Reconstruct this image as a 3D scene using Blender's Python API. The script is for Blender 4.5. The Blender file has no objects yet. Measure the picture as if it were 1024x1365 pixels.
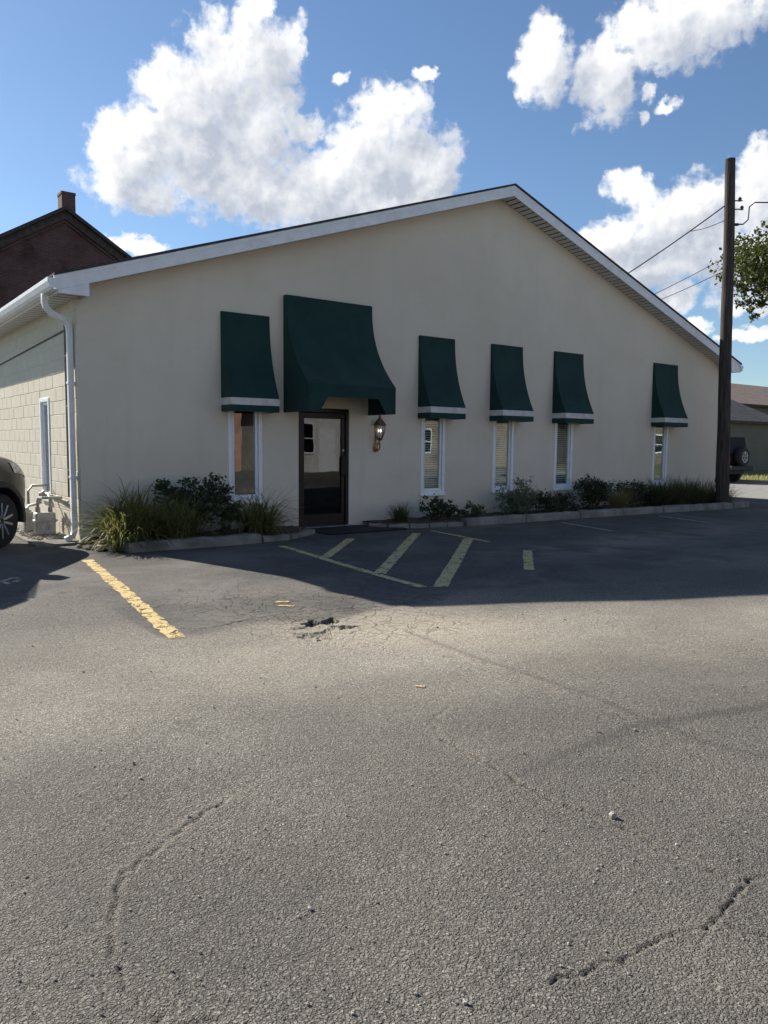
import bpy, bmesh, math, random
import numpy as np
from mathutils import Vector, Matrix
R = math.radians
random.seed(7); np.random.seed(7)
scn = bpy.context.scene
col = scn.collection

# ---------------------------------------------------------------- camera
CAM_H = 1.42
F_PX, PITCH, ROLL = 1029.1, R(5.0563), R(0.551)
cam_data = bpy.data.cameras.new('camera')
cam_data.sensor_fit = 'HORIZONTAL'; cam_data.sensor_width = 36.0
cam_data.lens = F_PX / 1024 * 36.0
cam_data.clip_start = 0.05; cam_data.clip_end = 4000
cam = bpy.data.objects.new('camera', cam_data); col.objects.link(cam)
cam.matrix_world = Matrix.Translation((0, 0, CAM_H)) @ Matrix.Rotation(R(90) - PITCH, 4, 'X') @ Matrix.Rotation(ROLL, 4, 'Z')
scn.camera = cam

# office frame: C = front left corner on the ground, D along the front wall, N out of it
TH = R(36.5557)
C = Vector((-4.182, 10.640, 0)); D = Vector((math.cos(TH), math.sin(TH), 0)); N = Vector((math.sin(TH), -math.cos(TH), 0))
def B(u, v, z=0): return C + D * u + N * v + Vector((0, 0, z))
def uv_of(p):
    q = Vector(p) - C
    return q.dot(D), q.dot(N)
def ray(px, py):
    X = px - 512; Y = py - 682.5; cr, sr = math.cos(ROLL), math.sin(ROLL)
    x = X * cr + Y * sr; y = -X * sr + Y * cr
    a = Vector((x / F_PX, 1, -y / F_PX)); c, s = math.cos(PITCH), math.sin(PITCH)
    return Vector((a.x, a.y * c + a.z * s, -a.y * s + a.z * c))
def on_ground(px, py, z=0):
    r = ray(px, py); t = (z - CAM_H) / r.z
    return Vector((0, 0, CAM_H)) + r * t

# ---------------------------------------------------------------- sun, sky, exposure
sun_vec = (D * -0.43 + N * -1.55 + Vector((0, 0, 1))).normalized()
SUN_EL = math.asin(sun_vec.z); SUN_AZ = math.atan2(sun_vec.x, sun_vec.y)
sl = bpy.data.lights.new('sun', 'SUN'); sl.energy = 5.0; sl.angle = R(0.53); sl.color = (1.0, 0.93, 0.82)
so = bpy.data.objects.new('sun', sl); col.objects.link(so)
so.rotation_euler = sun_vec.to_track_quat('Z', 'Y').to_euler(); so.location = (-30, 25, 30)
SKY_STRENGTH = 0.07
EXPOSURE = 0.83
scn.view_settings.view_transform = 'Standard'; scn.view_settings.look = 'None'
scn.view_settings.exposure = EXPOSURE; scn.view_settings.gamma = 1.0
scn.view_settings.use_curve_mapping = False
scn.render.engine = 'CYCLES'
scn.cycles.use_denoising = True
scn.cycles.max_bounces = 6; scn.cycles.transparent_max_bounces = 16
scn.cycles.sample_clamp_indirect = 6.0

class NT:
    """tiny node-tree helper"""
    def __init__(s, tree): s.t = tree; s.n = tree.nodes; s.l = tree.links
    def put(s, sock, val):
        if isinstance(val, bpy.types.NodeSocket): s.l.new(val, sock)
        elif val is not None:
            try: sock.default_value = val
            except Exception:
                if isinstance(val, (tuple, list)) and len(val) == 3: sock.default_value = (*val, 1)
                else: raise
    def node(s, typ, ins=None, **kw):
        nd = s.n.new(typ)
        for k, v in kw.items(): setattr(nd, k, v)
        for k, v in (ins or {}).items(): s.put(nd.inputs[k], v)
        return nd
    def math(s, op, a, b=None, c=None, clamp=False):
        nd = s.node('ShaderNodeMath', operation=op, use_clamp=clamp)
        for i, v in enumerate((a, b, c)):
            if v is not None: s.put(nd.inputs[i], v)
        return nd.outputs[0]
    def vec(s, op, a, b=None):
        nd = s.node('ShaderNodeVectorMath', operation=op)
        for i, v in enumerate((a, b)):
            if v is not None: s.put(nd.inputs[i], v)
        return nd.outputs['Value'] if op in ('DOT_PRODUCT', 'LENGTH') else nd.outputs[0]
    def noise(s, vec, scale, detail=3, rough=0.5, lac=2.0, dist=0.0, out='Fac'):
        nd = s.node('ShaderNodeTexNoise', {'Scale': scale, 'Detail': detail, 'Roughness': rough, 'Lacunarity': lac, 'Distortion': dist})
        if vec is not None: s.put(nd.inputs['Vector'], vec)
        return nd.outputs[out]
    def voro(s, vec, scale, feature='F1', out='Distance', rnd=1.0):
        nd = s.node('ShaderNodeTexVoronoi', feature=feature); nd.inputs['Scale'].default_value = scale; nd.inputs['Randomness'].default_value = rnd
        if vec is not None: s.put(nd.inputs['Vector'], vec)
        return nd.outputs[out]
    def step(s, x, a, b, lo=0.0, hi=1.0, smooth=True):
        nd = s.node('ShaderNodeMapRange', interpolation_type='SMOOTHSTEP' if smooth else 'LINEAR', clamp=True)
        for k, v in zip(('Value', 'From Min', 'From Max', 'To Min', 'To Max'), (x, a, b, lo, hi)): s.put(nd.inputs[k], v)
        return nd.outputs[0]
    def mix(s, fac, a, b, blend='MIX'):
        nd = s.node('ShaderNodeMix', data_type='RGBA', blend_type=blend)
        s.put(nd.inputs['Factor'], fac)
        for i, v in ((6, a), (7, b)):
            if isinstance(v, (tuple, list)) and len(v) == 3: v = (*v, 1)
            s.put(nd.inputs[i], v)
        return nd.outputs[2]
    def bump(s, h, strength=0.3, dist=0.01, normal=None):
        nd = s.node('ShaderNodeBump', {'Height': h, 'Strength': strength, 'Distance': dist})
        if normal is not None: s.put(nd.inputs['Normal'], normal)
        return nd.outputs[0]

# ---- world: Nishita sky with cumulus laid out by direction (azimuth / elevation in degrees)
world = bpy.data.worlds.new('World'); scn.world = world; world.use_nodes = True
world.cycles.sampling_method = 'NONE'
w = NT(world.node_tree); w.n.clear()
sky = w.node('ShaderNodeTexSky', sky_type='NISHITA', sun_disc=False, sun_elevation=SUN_EL, sun_rotation=SUN_AZ,
             altitude=200.0, air_density=1.0, dust_density=0.2, ozone_density=2.2)
geo = w.node('ShaderNodeTexCoord').outputs['Generated']
dirv = w.vec('NORMALIZE', geo)
sep = w.node('ShaderNodeSeparateXYZ', {0: dirv})
az = w.math('MULTIPLY', w.math('ARCTAN2', sep.outputs[0], sep.outputs[1]), 180 / math.pi)
el = w.math('MULTIPLY', w.math('ARCSINE', sep.outputs[2]), 180 / math.pi)
pos = w.node('ShaderNodeCombineXYZ', {0: az, 1: el, 2: 0.0}).outputs[0]
CLOUDS = [  # x, y, rx, ry read off the sky, turned into directions below
    (325, 80, 84, 64), (255, 130, 76, 64), (215, 195, 86, 62), (155, 225, 50, 56), (260, 225, 100, 64), (345, 160, 62, 86),
    (200, 262, 52, 26), (320, 252, 74, 44), (340, 4, 24, 18), (390, 62, 26, 36),
    (525, 165, 62, 52), (500, 215, 84, 60), (572, 230, 50, 62), (420, 240, 80, 44), (390, 270, 84, 40), (490, 268, 125, 46), (408, 175, 24, 22),
    (732, 82, 44, 54), (808, 112, 50, 54), (895, 42, 98, 46), (960, 15, 66, 40), (848, 78, 44, 13),
    (870, 122, 14, 13), (893, 138, 15, 10), (450, 102, 17, 11), (565, 103, 18, 10), (857, 158, 12, 10),
    (846, 252, 40, 28), (885, 290, 76, 42), (925, 268, 52, 36), (815, 314, 64, 28), (940, 330, 100, 52), (860, 354, 80, 34),
    (1015, 255, 46, 58), (1000, 345, 70, 60), (905, 392, 30, 20), (930, 432, 24, 14), (1000, 447, 38, 11), (1005, 412, 26, 11), (182, 322, 38, 14)]
vd = w.vec('DOT_PRODUCT', dirv, tuple(ray(512, 330).normalized()))
away = w.step(vd, 0.72, 0.86, 0.0, 8.0)
gen = w.math('SUBTRACT', w.math('MULTIPLY', w.math('SUBTRACT', w.noise(dirv, 3.1, 5, 0.58), 0.57), 9.0), away)   # scattered cumulus over the rest of the dome
def cloud_mass(p, big=0):
    wa = w.vec('SUBTRACT', w.noise(p, 0.30, 2, 0.5, out='Color'), (0.5, 0.5, 0.5)); wb = w.vec('SUBTRACT', w.noise(p, 1.25, 3, 0.6, out='Color'), (0.5, 0.5, 0.5))
    q0 = w.vec('ADD', w.vec('ADD', p, w.vec('MULTIPLY', wa, (2.4, 2.0, 0.0))), w.vec('MULTIPLY', wb, (1.3, 1.2, 0.0)))
    d = None
    for (x, y, rx, ry) in [c for c in CLOUDS if c[2] > big]:
        r = ray(x, y).normalized()
        a0 = math.degrees(math.atan2(r.x, r.y)); e0 = math.degrees(math.asin(r.z))
        q = w.vec('MULTIPLY', w.vec('SUBTRACT', q0, (a0, e0, 0.0)), (18.2 / rx, 18.2 / ry, 0.0))
        f = w.math('SUBTRACT', 1.0, w.vec('DOT_PRODUCT', q, q))
        d = f if d is None else w.math('SMOOTH_MAX', d, f, 0.3)
    return w.math('MAXIMUM', w.math('MAXIMUM', d, -3.0), gen), wb
def cloud_puffs(p, wb):
    wob = w.vec('ADD', p, w.vec('MULTIPLY', wb, (1.0, 1.0, 0.0)))
    puff = w.math('SUBTRACT', 0.42, w.voro(wob, 0.55)); puff2 = w.math('SUBTRACT', 0.42, w.voro(wob, 1.5))
    fb = w.math('SUBTRACT', w.noise(p, 1.5, 6, 0.56), 0.5)
    return w.math('ADD', w.math('MULTIPLY', puff, 0.80), w.math('ADD', w.math('MULTIPLY', puff2, 0.24), w.math('MULTIPLY', fb, 0.95)))
d0, wb0 = cloud_mass(pos); s0 = cloud_puffs(pos, wb0)
d1, wb1 = cloud_mass(w.vec('ADD', pos, (-1.7, 1.5, 0.0)), 42); s1 = cloud_puffs(w.vec('ADD', pos, (-0.45, 0.32, 0.0)), wb0)
dd = w.math('ADD', d0, s0)
alpha = w.math('MULTIPLY', w.step(dd, -0.12, 0.66), w.step(el, -2.0, 3.0))
slope = w.math('SUBTRACT', w.math('MINIMUM', d0, 1.0), w.math('MAXIMUM', w.math('MINIMUM', d1, 1.0), -0.6)); rel = w.math('SUBTRACT', s0, s1)
edge = w.step(dd, 0.85, 0.1)
lit = w.math('ADD', w.math('ADD', 0.18, w.math('MULTIPLY', slope, 0.74)), w.math('ADD', w.math('MULTIPLY', rel, 0.52), w.math('MULTIPLY', edge, 0.46)))
lit = w.math('ADD', lit, w.math('MULTIPLY', w.math('SUBTRACT', w.noise(pos, 0.30, 3, 0.5), 0.5), 1.1), clamp=True)
ccol = w.mix(lit, (0.44, 0.48, 0.56), (1.0, 0.995, 0.98))
CLOUD_LUM = 9.6
ccol = w.mix(1.0, ccol, (CLOUD_LUM, CLOUD_LUM, CLOUD_LUM), 'MULTIPLY')
skyc = w.mix(alpha, w.mix(1.0, sky.outputs[0], (0.86, 0.95, 1.03), 'MULTIPLY'), ccol)
bg = w.node('ShaderNodeBackground', {'Color': skyc, 'Strength': SKY_STRENGTH})
wo = w.node('ShaderNodeOutputWorld'); w.l.new(bg.outputs[0], wo.inputs[0])

# ---------------------------------------------------------------- materials
MATS = {}
def new_mat(name):
    m = bpy.data.materials.new(name); m.use_nodes = True
    t = NT(m.node_tree); t.n.clear()
    out = t.node('ShaderNodeOutputMaterial'); MATS[name] = m
    return m, t, out
def principled(t, out, **k):
    p = t.node('ShaderNodeBsdfPrincipled', k); t.l.new(p.outputs[0], out.inputs[0]); return p
def oc(t): return t.node('ShaderNodeTexCoord').outputs['Object']
def plain(name, c, rough=0.6, metal=0.0, var=0.12, scale=6.0, bump=0.0, bscale=60.0, spec=0.4, stain=None):
    m, t, out = new_mat(name); p = oc(t)
    n = t.noise(p, scale, 5, 0.6)
    c2 = tuple(x * (1 - var * 2.2) for x in c); c3 = tuple(min(1, x * (1 + var)) for x in c)
    colr = t.mix(t.step(n, 0.3, 0.7), c2, c3)
    if stain: colr = t.mix(t.math('MULTIPLY', t.step(t.noise(p, scale * .37, 6, .65), .52, .75), stain[1]), colr, stain[0])
    k = {'Base Color': colr, 'Roughness': rough, 'Metallic': metal, 'Specular IOR Level': spec}
    if bump: k['Normal'] = t.bump(t.noise(p, bscale, 4, 0.6), bump, 0.01)
    principled(t, out, **k); return m

def m_stucco():
    m, t, out = new_mat('stucco'); p = oc(t)
    big = t.noise(p, 0.35, 5, 0.6); mid = t.noise(p, 2.2, 5, 0.6)
    c = t.mix(t.step(big, .3, .7), (0.625, 0.558, 0.452), (0.70, 0.632, 0.522))
    c = t.mix(t.math('MULTIPLY', t.step(mid, .45, .8), .35), c, (0.58, 0.515, 0.40))
    # rain streaks: noise stretched downwards
    st = t.noise(t.vec('MULTIPLY', p, (3.0, 3.0, 0.22)), 1.6, 4, .6)
    c = t.mix(t.math('MULTIPLY', t.step(st, .5, .8), .15), c, (0.45, 0.40, 0.33))
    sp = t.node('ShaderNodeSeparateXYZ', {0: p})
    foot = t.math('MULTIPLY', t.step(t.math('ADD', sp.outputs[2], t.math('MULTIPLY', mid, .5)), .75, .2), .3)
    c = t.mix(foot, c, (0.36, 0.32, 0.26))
    cv = t.node('ShaderNodeCombineXYZ', {0: sp.outputs[0], 1: sp.outputs[2]}).outputs[0]
    br = t.node('ShaderNodeTexBrick', {'Vector': cv, 'Scale': 1.0, 'Mortar Size': .006, 'Mortar Smooth': 1.0, 'Brick Width': .4, 'Row Height': .2, 'Color1': (1, 1, 1, 1), 'Color2': (1, 1, 1, 1), 'Mortar': (0, 0, 0, 1)})
    h = t.math('ADD', t.math('MULTIPLY', t.noise(p, 90, 4, .6), 1.0), t.math('MULTIPLY', br.outputs['Color'], .5))
    h = t.math('ADD', h, t.math('MULTIPLY', t.noise(p, 7, 3, .5), 1.2))
    principled(t, out, **{'Base Color': c, 'Roughness': .9, 'Specular IOR Level': .15, 'Normal': t.bump(h, .22, .012)})
def m_block():
    m, t, out = new_mat('painted_block'); p = oc(t)
    rnd = t.node('ShaderNodeObjectInfo').outputs['Random']
    n = t.noise(t.vec('MULTIPLY', p, (1, 9, 1.2)), 5, 5, .65)
    c = t.mix(t.step(n, .3, .75), (0.62, 0.575, 0.46), (0.73, 0.685, 0.565))
    c = t.mix(t.math('MULTIPLY', rnd, .30), c, (0.56, 0.50, 0.38))
    principled(t, out, **{'Base Color': c, 'Roughness': .88, 'Specular IOR Level': .2,
               'Normal': t.bump(t.math('ADD', n, t.noise(p, 120, 3, .6)), .35, .01)})
def m_asphalt():
    m, t, out = new_mat('asphalt'); p = t.node('ShaderNodeNewGeometry').outputs['Position']
    ac = t.node('ShaderNodeAttribute', attribute_name='crack').outputs['Fac']
    ag = t.node('ShaderNodeAttribute', attribute_name='gator').outputs['Fac']
    al = t.node('ShaderNodeAttribute', attribute_name='wear').outputs['Fac']
    big = t.noise(p, 0.33, 5, .6); mid = t.noise(p, 1.6, 6, .62); fine = t.noise(p, 14, 4, .6)
    binder = t.mix(t.step(big, .3, .7), (0.128, 0.124, 0.115), (0.185, 0.179, 0.165))
    binder = t.mix(t.math('MULTIPLY', t.step(mid, .42, .68), .6), binder, (0.235, 0.226, 0.205))
    binder = t.mix(t.step(al, 0, 1), binder, (0.31, 0.282, 0.235))
    # aggregate: two sizes of stone, each with its own tone
    pj = t.vec('ADD', p, t.vec('MULTIPLY', t.noise(p, 30, 2, .5, out='Color'), (.02, .02, .02)))
    s1c = t.voro(pj, 125, 'F1', 'Color'); s1d = t.voro(pj, 125, 'F1', 'Distance')
    s2c = t.voro(pj, 62, 'F1', 'Color'); s2d = t.voro(pj, 62, 'F1', 'Distance')
    g1 = t.node('ShaderNodeSeparateColor', {0: s1c}); g2 = t.node('ShaderNodeSeparateColor', {0: s2c})
    st1 = t.mix(g1.outputs[0], (0.05, 0.049, 0.046), (0.44, 0.425, 0.39))
    st1 = t.mix(t.math('MULTIPLY', g1.outputs[1], .35), st1, (0.31, 0.275, 0.22))
    st2 = t.mix(g2.outputs[0], (0.05, 0.049, 0.046), (0.52, 0.50, 0.46))
    k1 = t.math('MULTIPLY', t.step(s1d, .66, .40), .85)
    k2 = t.math('MULTIPLY', t.step(s2d, .40, .22), t.step(g2.outputs[2], .48, .56))
    c = t.mix(k1, binder, st1); c = t.mix(t.math('MULTIPLY', k2, .8), c, st2)
    pale = t.math('MULTIPLY', t.step(g2.outputs[1], .97, .98), t.step(s2d, .34, .2))
    c = t.mix(pale, c, (0.5, 0.47, 0.41))
    # broad tonal drift, oil and tyre staining
    c = t.mix(1.0, c, t.mix(t.step(t.noise(p, .21, 4, .6, dist=.6), .32, .68), (.81, .79, .775), (1.29, 1.25, 1.20)), 'MULTIPLY')
    ab = t.node('ShaderNodeAttribute', attribute_name='band').outputs['Fac']
    c = t.mix(1.0, c, t.mix(ab, (.76, .76, .755), (1.42, 1.40, 1.34)), 'MULTIPLY')
    ast = t.node('ShaderNodeAttribute', attribute_name='stain').outputs['Fac']
    c = t.mix(t.math('MULTIPLY', ast, .55), c, (0.062, 0.058, 0.056))
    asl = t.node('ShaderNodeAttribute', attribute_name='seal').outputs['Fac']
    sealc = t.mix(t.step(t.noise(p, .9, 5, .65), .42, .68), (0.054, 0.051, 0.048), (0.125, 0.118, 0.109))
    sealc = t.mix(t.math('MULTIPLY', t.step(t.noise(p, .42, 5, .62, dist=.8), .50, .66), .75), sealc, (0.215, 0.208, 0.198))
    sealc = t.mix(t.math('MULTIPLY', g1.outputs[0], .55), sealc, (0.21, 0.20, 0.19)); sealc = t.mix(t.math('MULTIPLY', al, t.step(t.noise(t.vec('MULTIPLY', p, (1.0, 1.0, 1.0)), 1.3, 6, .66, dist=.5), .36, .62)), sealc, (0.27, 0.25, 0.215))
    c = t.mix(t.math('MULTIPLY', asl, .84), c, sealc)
    # alligator cracking
    pc = t.vec('ADD', p, t.vec('MULTIPLY', t.noise(p, 6, 3, .6, out='Color'), (.12, .12, 0)))
    e1 = t.voro(pc, 7.0, 'DISTANCE_TO_EDGE'); e2 = t.voro(pc, 2.1, 'DISTANCE_TO_EDGE')
    gat = t.math('MULTIPLY', t.step(e1, .035, .010), ag)
    c = t.mix(t.math('MULTIPLY', gat, .5), c, (0.045, 0.041, 0.036))
    c = t.mix(t.math('MULTIPLY', ac, .8), c, (0.03, 0.027, 0.023))
    h = t.math('ADD', t.math('MULTIPLY', k1, .8), t.math('MULTIPLY', k2, .55))
    h = t.math('ADD', h, t.math('MULTIPLY', t.noise(p, 260, 2, .6), .5))
    h = t.math('ADD', h, t.math('MULTIPLY', fine, .5)); h = t.math('SUBTRACT', h, t.math('MULTIPLY', gat, 2.2))
    principled(t, out, **{'Base Color': c, 'Roughness': .82, 'Specular IOR Level': .25, 'Normal': t.bump(h, .9, .010)})
def m_paint(name, c, under, wear):
    m, t, out = new_mat(name); p = t.node('ShaderNodeNewGeometry').outputs['Position']
    n = t.noise(p, 9, 6, .68); f = t.voro(p, 80, 'F1', 'Distance')
    e = t.voro(t.vec('ADD', p, t.vec('MULTIPLY', t.noise(p, 6, 3, .6, out='Color'), (.12, .12, 0))), 9, 'DISTANCE_TO_EDGE')
    hole = t.step(t.math('ADD', n, t.math('MULTIPLY', f, .22)), wear, wear + .07)
    hole = t.math('MAXIMUM', hole, t.math('MULTIPLY', t.step(e, .024, .008), .9))
    base = t.mix(t.noise(p, 4, 4, .6), tuple(x * .72 for x in c), c)
    p1 = t.node('ShaderNodeBsdfPrincipled', {'Base Color': base, 'Roughness': .75, 'Normal': t.bump(f, .5, .006)})
    tr = t.node('ShaderNodeBsdfTransparent'); mx = t.node('ShaderNodeMixShader', {0: hole, 1: p1.outputs[0], 2: tr.outputs[0]})
    t.l.new(mx.outputs[0], out.inputs[0])
def m_brick(name, c1, c2, mort, scale=1.0):
    m, t, out = new_mat(name); p = oc(t); sp = t.node('ShaderNodeSeparateXYZ', {0: p})
    cv = t.node('ShaderNodeCombineXYZ', {0: t.math('ADD', sp.outputs[0], sp.outputs[1]), 1: sp.outputs[2]}).outputs[0]
    br = t.node('ShaderNodeTexBrick', {'Vector': cv, 'Scale': scale, 'Mortar Size': .012, 'Brick Width': .21, 'Row Height': .075, 'Bias': .1, 'Color1': (*c1, 1), 'Color2': (*c2, 1), 'Mortar': (*mort, 1)})
    c = t.mix(t.step(t.noise(p, .8, 5, .6), .4, .75), br.outputs['Color'], tuple(x * .55 for x in c1))
    principled(t, out, **{'Base Color': c, 'Roughness': .9, 'Specular IOR Level': .15, 'Normal': t.bump(t.math('SUBTRACT', 1.0, br.outputs['Fac']), .6, .01)})
def m_shingle(name, c1, c2):
    m, t, out = new_mat(name); p = oc(t); sp = t.node('ShaderNodeSeparateXYZ', {0: p})
    cv = t.node('ShaderNodeCombineXYZ', {0: t.math('ADD', sp.outputs[0], t.math('MULTIPLY', sp.outputs[1], .4)), 1: t.math('MULTIPLY', sp.outputs[2], 2.0)}).outputs[0]
    br = t.node('ShaderNodeTexBrick', {'Vector': cv, 'Scale': 1.0, 'Mortar Size': .012, 'Brick Width': .3, 'Row Height': .16, 'Color1': (*c1, 1), 'Color2': (*c2, 1), 'Mortar': (*(x * .4 for x in c1), 1)})
    c = t.mix(t.math('MULTIPLY', t.noise(p, 25, 4, .7), .7), br.outputs['Color'], c2)
    principled(t, out, **{'Base Color': c, 'Roughness': .95, 'Specular IOR Level': .1})
def m_siding(name, c):
    m, t, out = new_mat(name); p = oc(t); sp = t.node('ShaderNodeSeparateXYZ', {0: p})
    fr = t.math('FRACT', t.math('MULTIPLY', sp.outputs[2], 6.5))
    c0 = t.mix(t.step(t.noise(p, 1.2, 4, .6), .3, .7), tuple(x * .85 for x in c), c)
    principled(t, out, **{'Base Color': c0, 'Roughness': .7, 'Normal': t.bump(fr, .7, .03)})
def m_leaf(name, c1, c2, tl=0.35, scale=9.0, rough=.5):
    m, t, out = new_mat(name); p = t.node('ShaderNodeNewGeometry').outputs['Position']
    rnd = t.node('ShaderNodeAttribute', attribute_name='tone').outputs['Fac']
    c = t.mix(t.math('ADD', t.math('MULTIPLY', rnd, .7), t.math('MULTIPLY', t.noise(p, scale, 3, .5), .3)), c1, c2)
    a = t.node('ShaderNodeBsdfPrincipled', {'Base Color': c, 'Roughness': rough, 'Specular IOR Level': .35})
    b = t.node('ShaderNodeBsdfTranslucent', {'Color': t.mix(.5, c, (c2[0] * 1.6, c2[1] * 1.7, c2[2] * .9))})
    mx = t.node('ShaderNodeMixShader', {0: tl, 1: a.outputs[0], 2: b.outputs[0]}); t.l.new(mx.outputs[0], out.inputs[0])
def m_glass(name, tint=(.9, .95, .93), f0=.10, dark=0.0):
    m, t, out = new_mat(name)
    fr = t.node('ShaderNodeLayerWeight', {'Blend': .22}).outputs['Fresnel']
    k = t.math('ADD', f0, t.math('MULTIPLY', fr, .75), clamp=True)
    wav = t.bump(t.noise(oc(t), 1.4, 2, .5), .05, .02)
    g = t.node('ShaderNodeBsdfGlossy', {'Roughness': .004, 'Color': (.95, .97, 1, 1), 'Normal': wav}); tr = t.node('ShaderNodeBsdfTransparent', {'Color': (*tint, 1)})
    mx = t.node('ShaderNodeMixShader', {0: k, 1: tr.outputs[0], 2: g.outputs[0]}); t.l.new(mx.outputs[0], out.inputs[0])
def m_emit(name, c, s):
    m, t, out = new_mat(name); e = t.node('ShaderNodeEmission', {'Color': (*c, 1), 'Strength': s}); t.l.new(e.outputs[0], out.inputs[0])
def m_wood_pole():
    m, t, out = new_mat('pole_wood'); p = oc(t)
    n = t.noise(t.vec('MULTIPLY', p, (14, 14, .8)), 2.2, 6, .65); n2 = t.noise(p, .6, 4, .6)
    c = t.mix(t.step(n, .35, .7), (0.042, 0.033, 0.029), (0.118, 0.098, 0.086)); c = t.mix(t.math('MULTIPLY', n2, .35), c, (0.06, 0.045, 0.04))
    principled(t, out, **{'Base Color': c, 'Roughness': .9, 'Specular IOR Level': .15, 'Normal': t.bump(n, .7, .02)})
def m_canvas():
    m, t, out = new_mat('green_canvas'); p = oc(t)
    wv = t.math('MULTIPLY', t.math('SINE', t.math('MULTIPLY', t.node('ShaderNodeSeparateXYZ', {0: p}).outputs[0], 900)), .5)
    n = t.noise(p, 2.3, 5, .6)
    c = t.mix(t.step(n, .3, .75), (0.0045, 0.029, 0.025), (0.008, 0.043, 0.037))
    c = t.mix(t.math('MULTIPLY', t.step(t.noise(t.vec('MULTIPLY', p, (5, 5, .5)), 1.5, 4, .6), .5, .8), .22), c, (0.022, 0.038, 0.036))
    principled(t, out, **{'Base Color': c, 'Roughness': .75, 'Specular IOR Level': .25, 'Sheen Weight': .08,
               'Normal': t.bump(t.math('ADD', t.noise(p, 3.2, 3, .5), t.math('MULTIPLY', wv, .02)), .28, .03)})
def m_soil():
    m, t, out = new_mat('mulch'); p = t.node('ShaderNodeNewGeometry').outputs['Position']
    n = t.voro(p, 34, 'F1', 'Color'); d = t.voro(p, 34, 'F1', 'Distance')
    g = t.node('ShaderNodeSeparateColor', {0: n}).outputs[0]
    c = t.mix(g, (0.035, 0.024, 0.016), (0.13, 0.095, 0.06))
    principled(t, out, **{'Base Color': c, 'Roughness': .95, 'Normal': t.bump(t.math('ADD', d, t.noise(p, 20, 4, .6)), 1.0, .02)})
def m_conc(name, c, var=.25):
    m, t, out = new_mat(name); p = t.node('ShaderNodeNewGeometry').outputs['Position']
    n = t.noise(p, 2.5, 6, .65); f = t.voro(p, 70, 'F1', 'Distance')
    cc = t.mix(t.step(n, .3, .7), tuple(x * (1 - var) for x in c), tuple(x * (1 + var * .6) for x in c))
    cc = t.mix(t.math('MULTIPLY', t.step(t.noise(p, 11, 5, .7), .55, .75), .5), cc, tuple(x * .45 for x in c))
    cc = t.mix(t.math('MULTIPLY', t.step(f, .35, .2), .35), cc, tuple(min(1, x * 1.4) for x in c))
    principled(t, out, **{'Base Color': cc, 'Roughness': .92, 'Specular IOR Level': .15, 'Normal': t.bump(t.math('ADD', f, t.noise(p, 24, 5, .65)), .8, .012)})
m_stucco(); m_block(); m_asphalt(); m_canvas(); m_soil(); m_wood_pole()
m_paint('yellow_paint', (0.66, 0.49, 0.20), None, .655); m_paint('faded_yellow_paint', (0.66, 0.53, 0.27), None, .68)
m_paint('white_paint_mark', (0.58, 0.55, 0.46), None, .64)
m_brick('dark_brick', (0.105, 0.045, 0.042), (0.15, 0.066, 0.060), (0.13, 0.11, 0.10)); m_brick('orange_brick', (0.33, 0.13, 0.08), (0.42, 0.19, 0.12), (0.4, 0.36, 0.3))
m_brick('tan_brick', (0.24, 0.205, 0.17), (0.31, 0.265, 0.22), (0.4, 0.36, 0.3))
m_shingle('roof_shingle', (0.05, 0.045, 0.043), (0.09, 0.083, 0.078)); m_shingle('brown_shingle', (0.20, 0.158, 0.128), (0.31, 0.25, 0.205))
m_shingle('slate_dark', (0.05, 0.045, 0.043), (0.085, 0.075, 0.07))
m_siding('olive_siding', (0.17, 0.15, 0.115)); m_siding('white_siding', (0.72, 0.71, 0.67))
m_leaf('lily_leaf', (0.05, 0.058, 0.018), (0.24, 0.225, 0.08), .3); m_leaf('lily_leaf_sunlit', (0.16, 0.18, 0.045), (0.42, 0.40, 0.15), .4)
m_leaf('rose_leaf', (0.020, 0.032, 0.017), (0.075, 0.095, 0.045), .25); m_leaf('sage_leaf', (0.07, 0.10, 0.055), (0.17, 0.21, 0.13), .35)
m_leaf('dark_grass', (0.03, 0.040, 0.016), (0.12, 0.125, 0.055), .3); m_leaf('straw_grass', (0.13, 0.12, 0.05), (0.30, 0.27, 0.13))
m_leaf('tree_leaf', (0.022, 0.038, 0.010), (0.085, 0.10, 0.026), .3); m_leaf('lawn_blade', (0.20, 0.20, 0.06), (0.42, 0.38, 0.16), .3)
m_glass('window_glass', f0=.07); m_glass('door_glass', (.45, .47, .48), .035); m_glass('car_glass', (.25, .28, .28), .10)
m_conc('old_concrete', (0.25, 0.235, 0.21), .4); m_conc('pale_concrete', (0.43, 0.41, 0.37), .12); m_conc('street', (0.30, 0.29, 0.27), .15)
plain('white_trim', (0.78, 0.79, 0.80), .45, var=.04, stain=((.5, .5, .48), .35)); plain('white_vinyl', (0.82, 0.83, 0.85), .35, var=.03)
plain('soffit_vinyl', (0.66, 0.65, 0.62), .5, var=.05); plain('stripe_fabric', (0.62, 0.60, 0.57), .8, var=.08)
plain('bronze', (0.013, 0.011, 0.010), .4, .3, var=.1); plain('black_rubber', (0.018, 0.018, 0.019), .85, bump=.4, bscale=150)
plain('tyre_rubber', (0.02, 0.02, 0.021), .8); plain('chrome', (0.75, 0.75, 0.76), .18, 1.0, var=.02); plain('alloy', (0.45, 0.45, 0.46), .3, .5, var=.05)
plain('copper', (0.30, 0.16, 0.10), .42, .75, var=.2, scale=30); plain('grey_metal', (0.42, 0.42, 0.40), .5, .3, var=.15, stain=((.2, .14, .08), .5))
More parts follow.
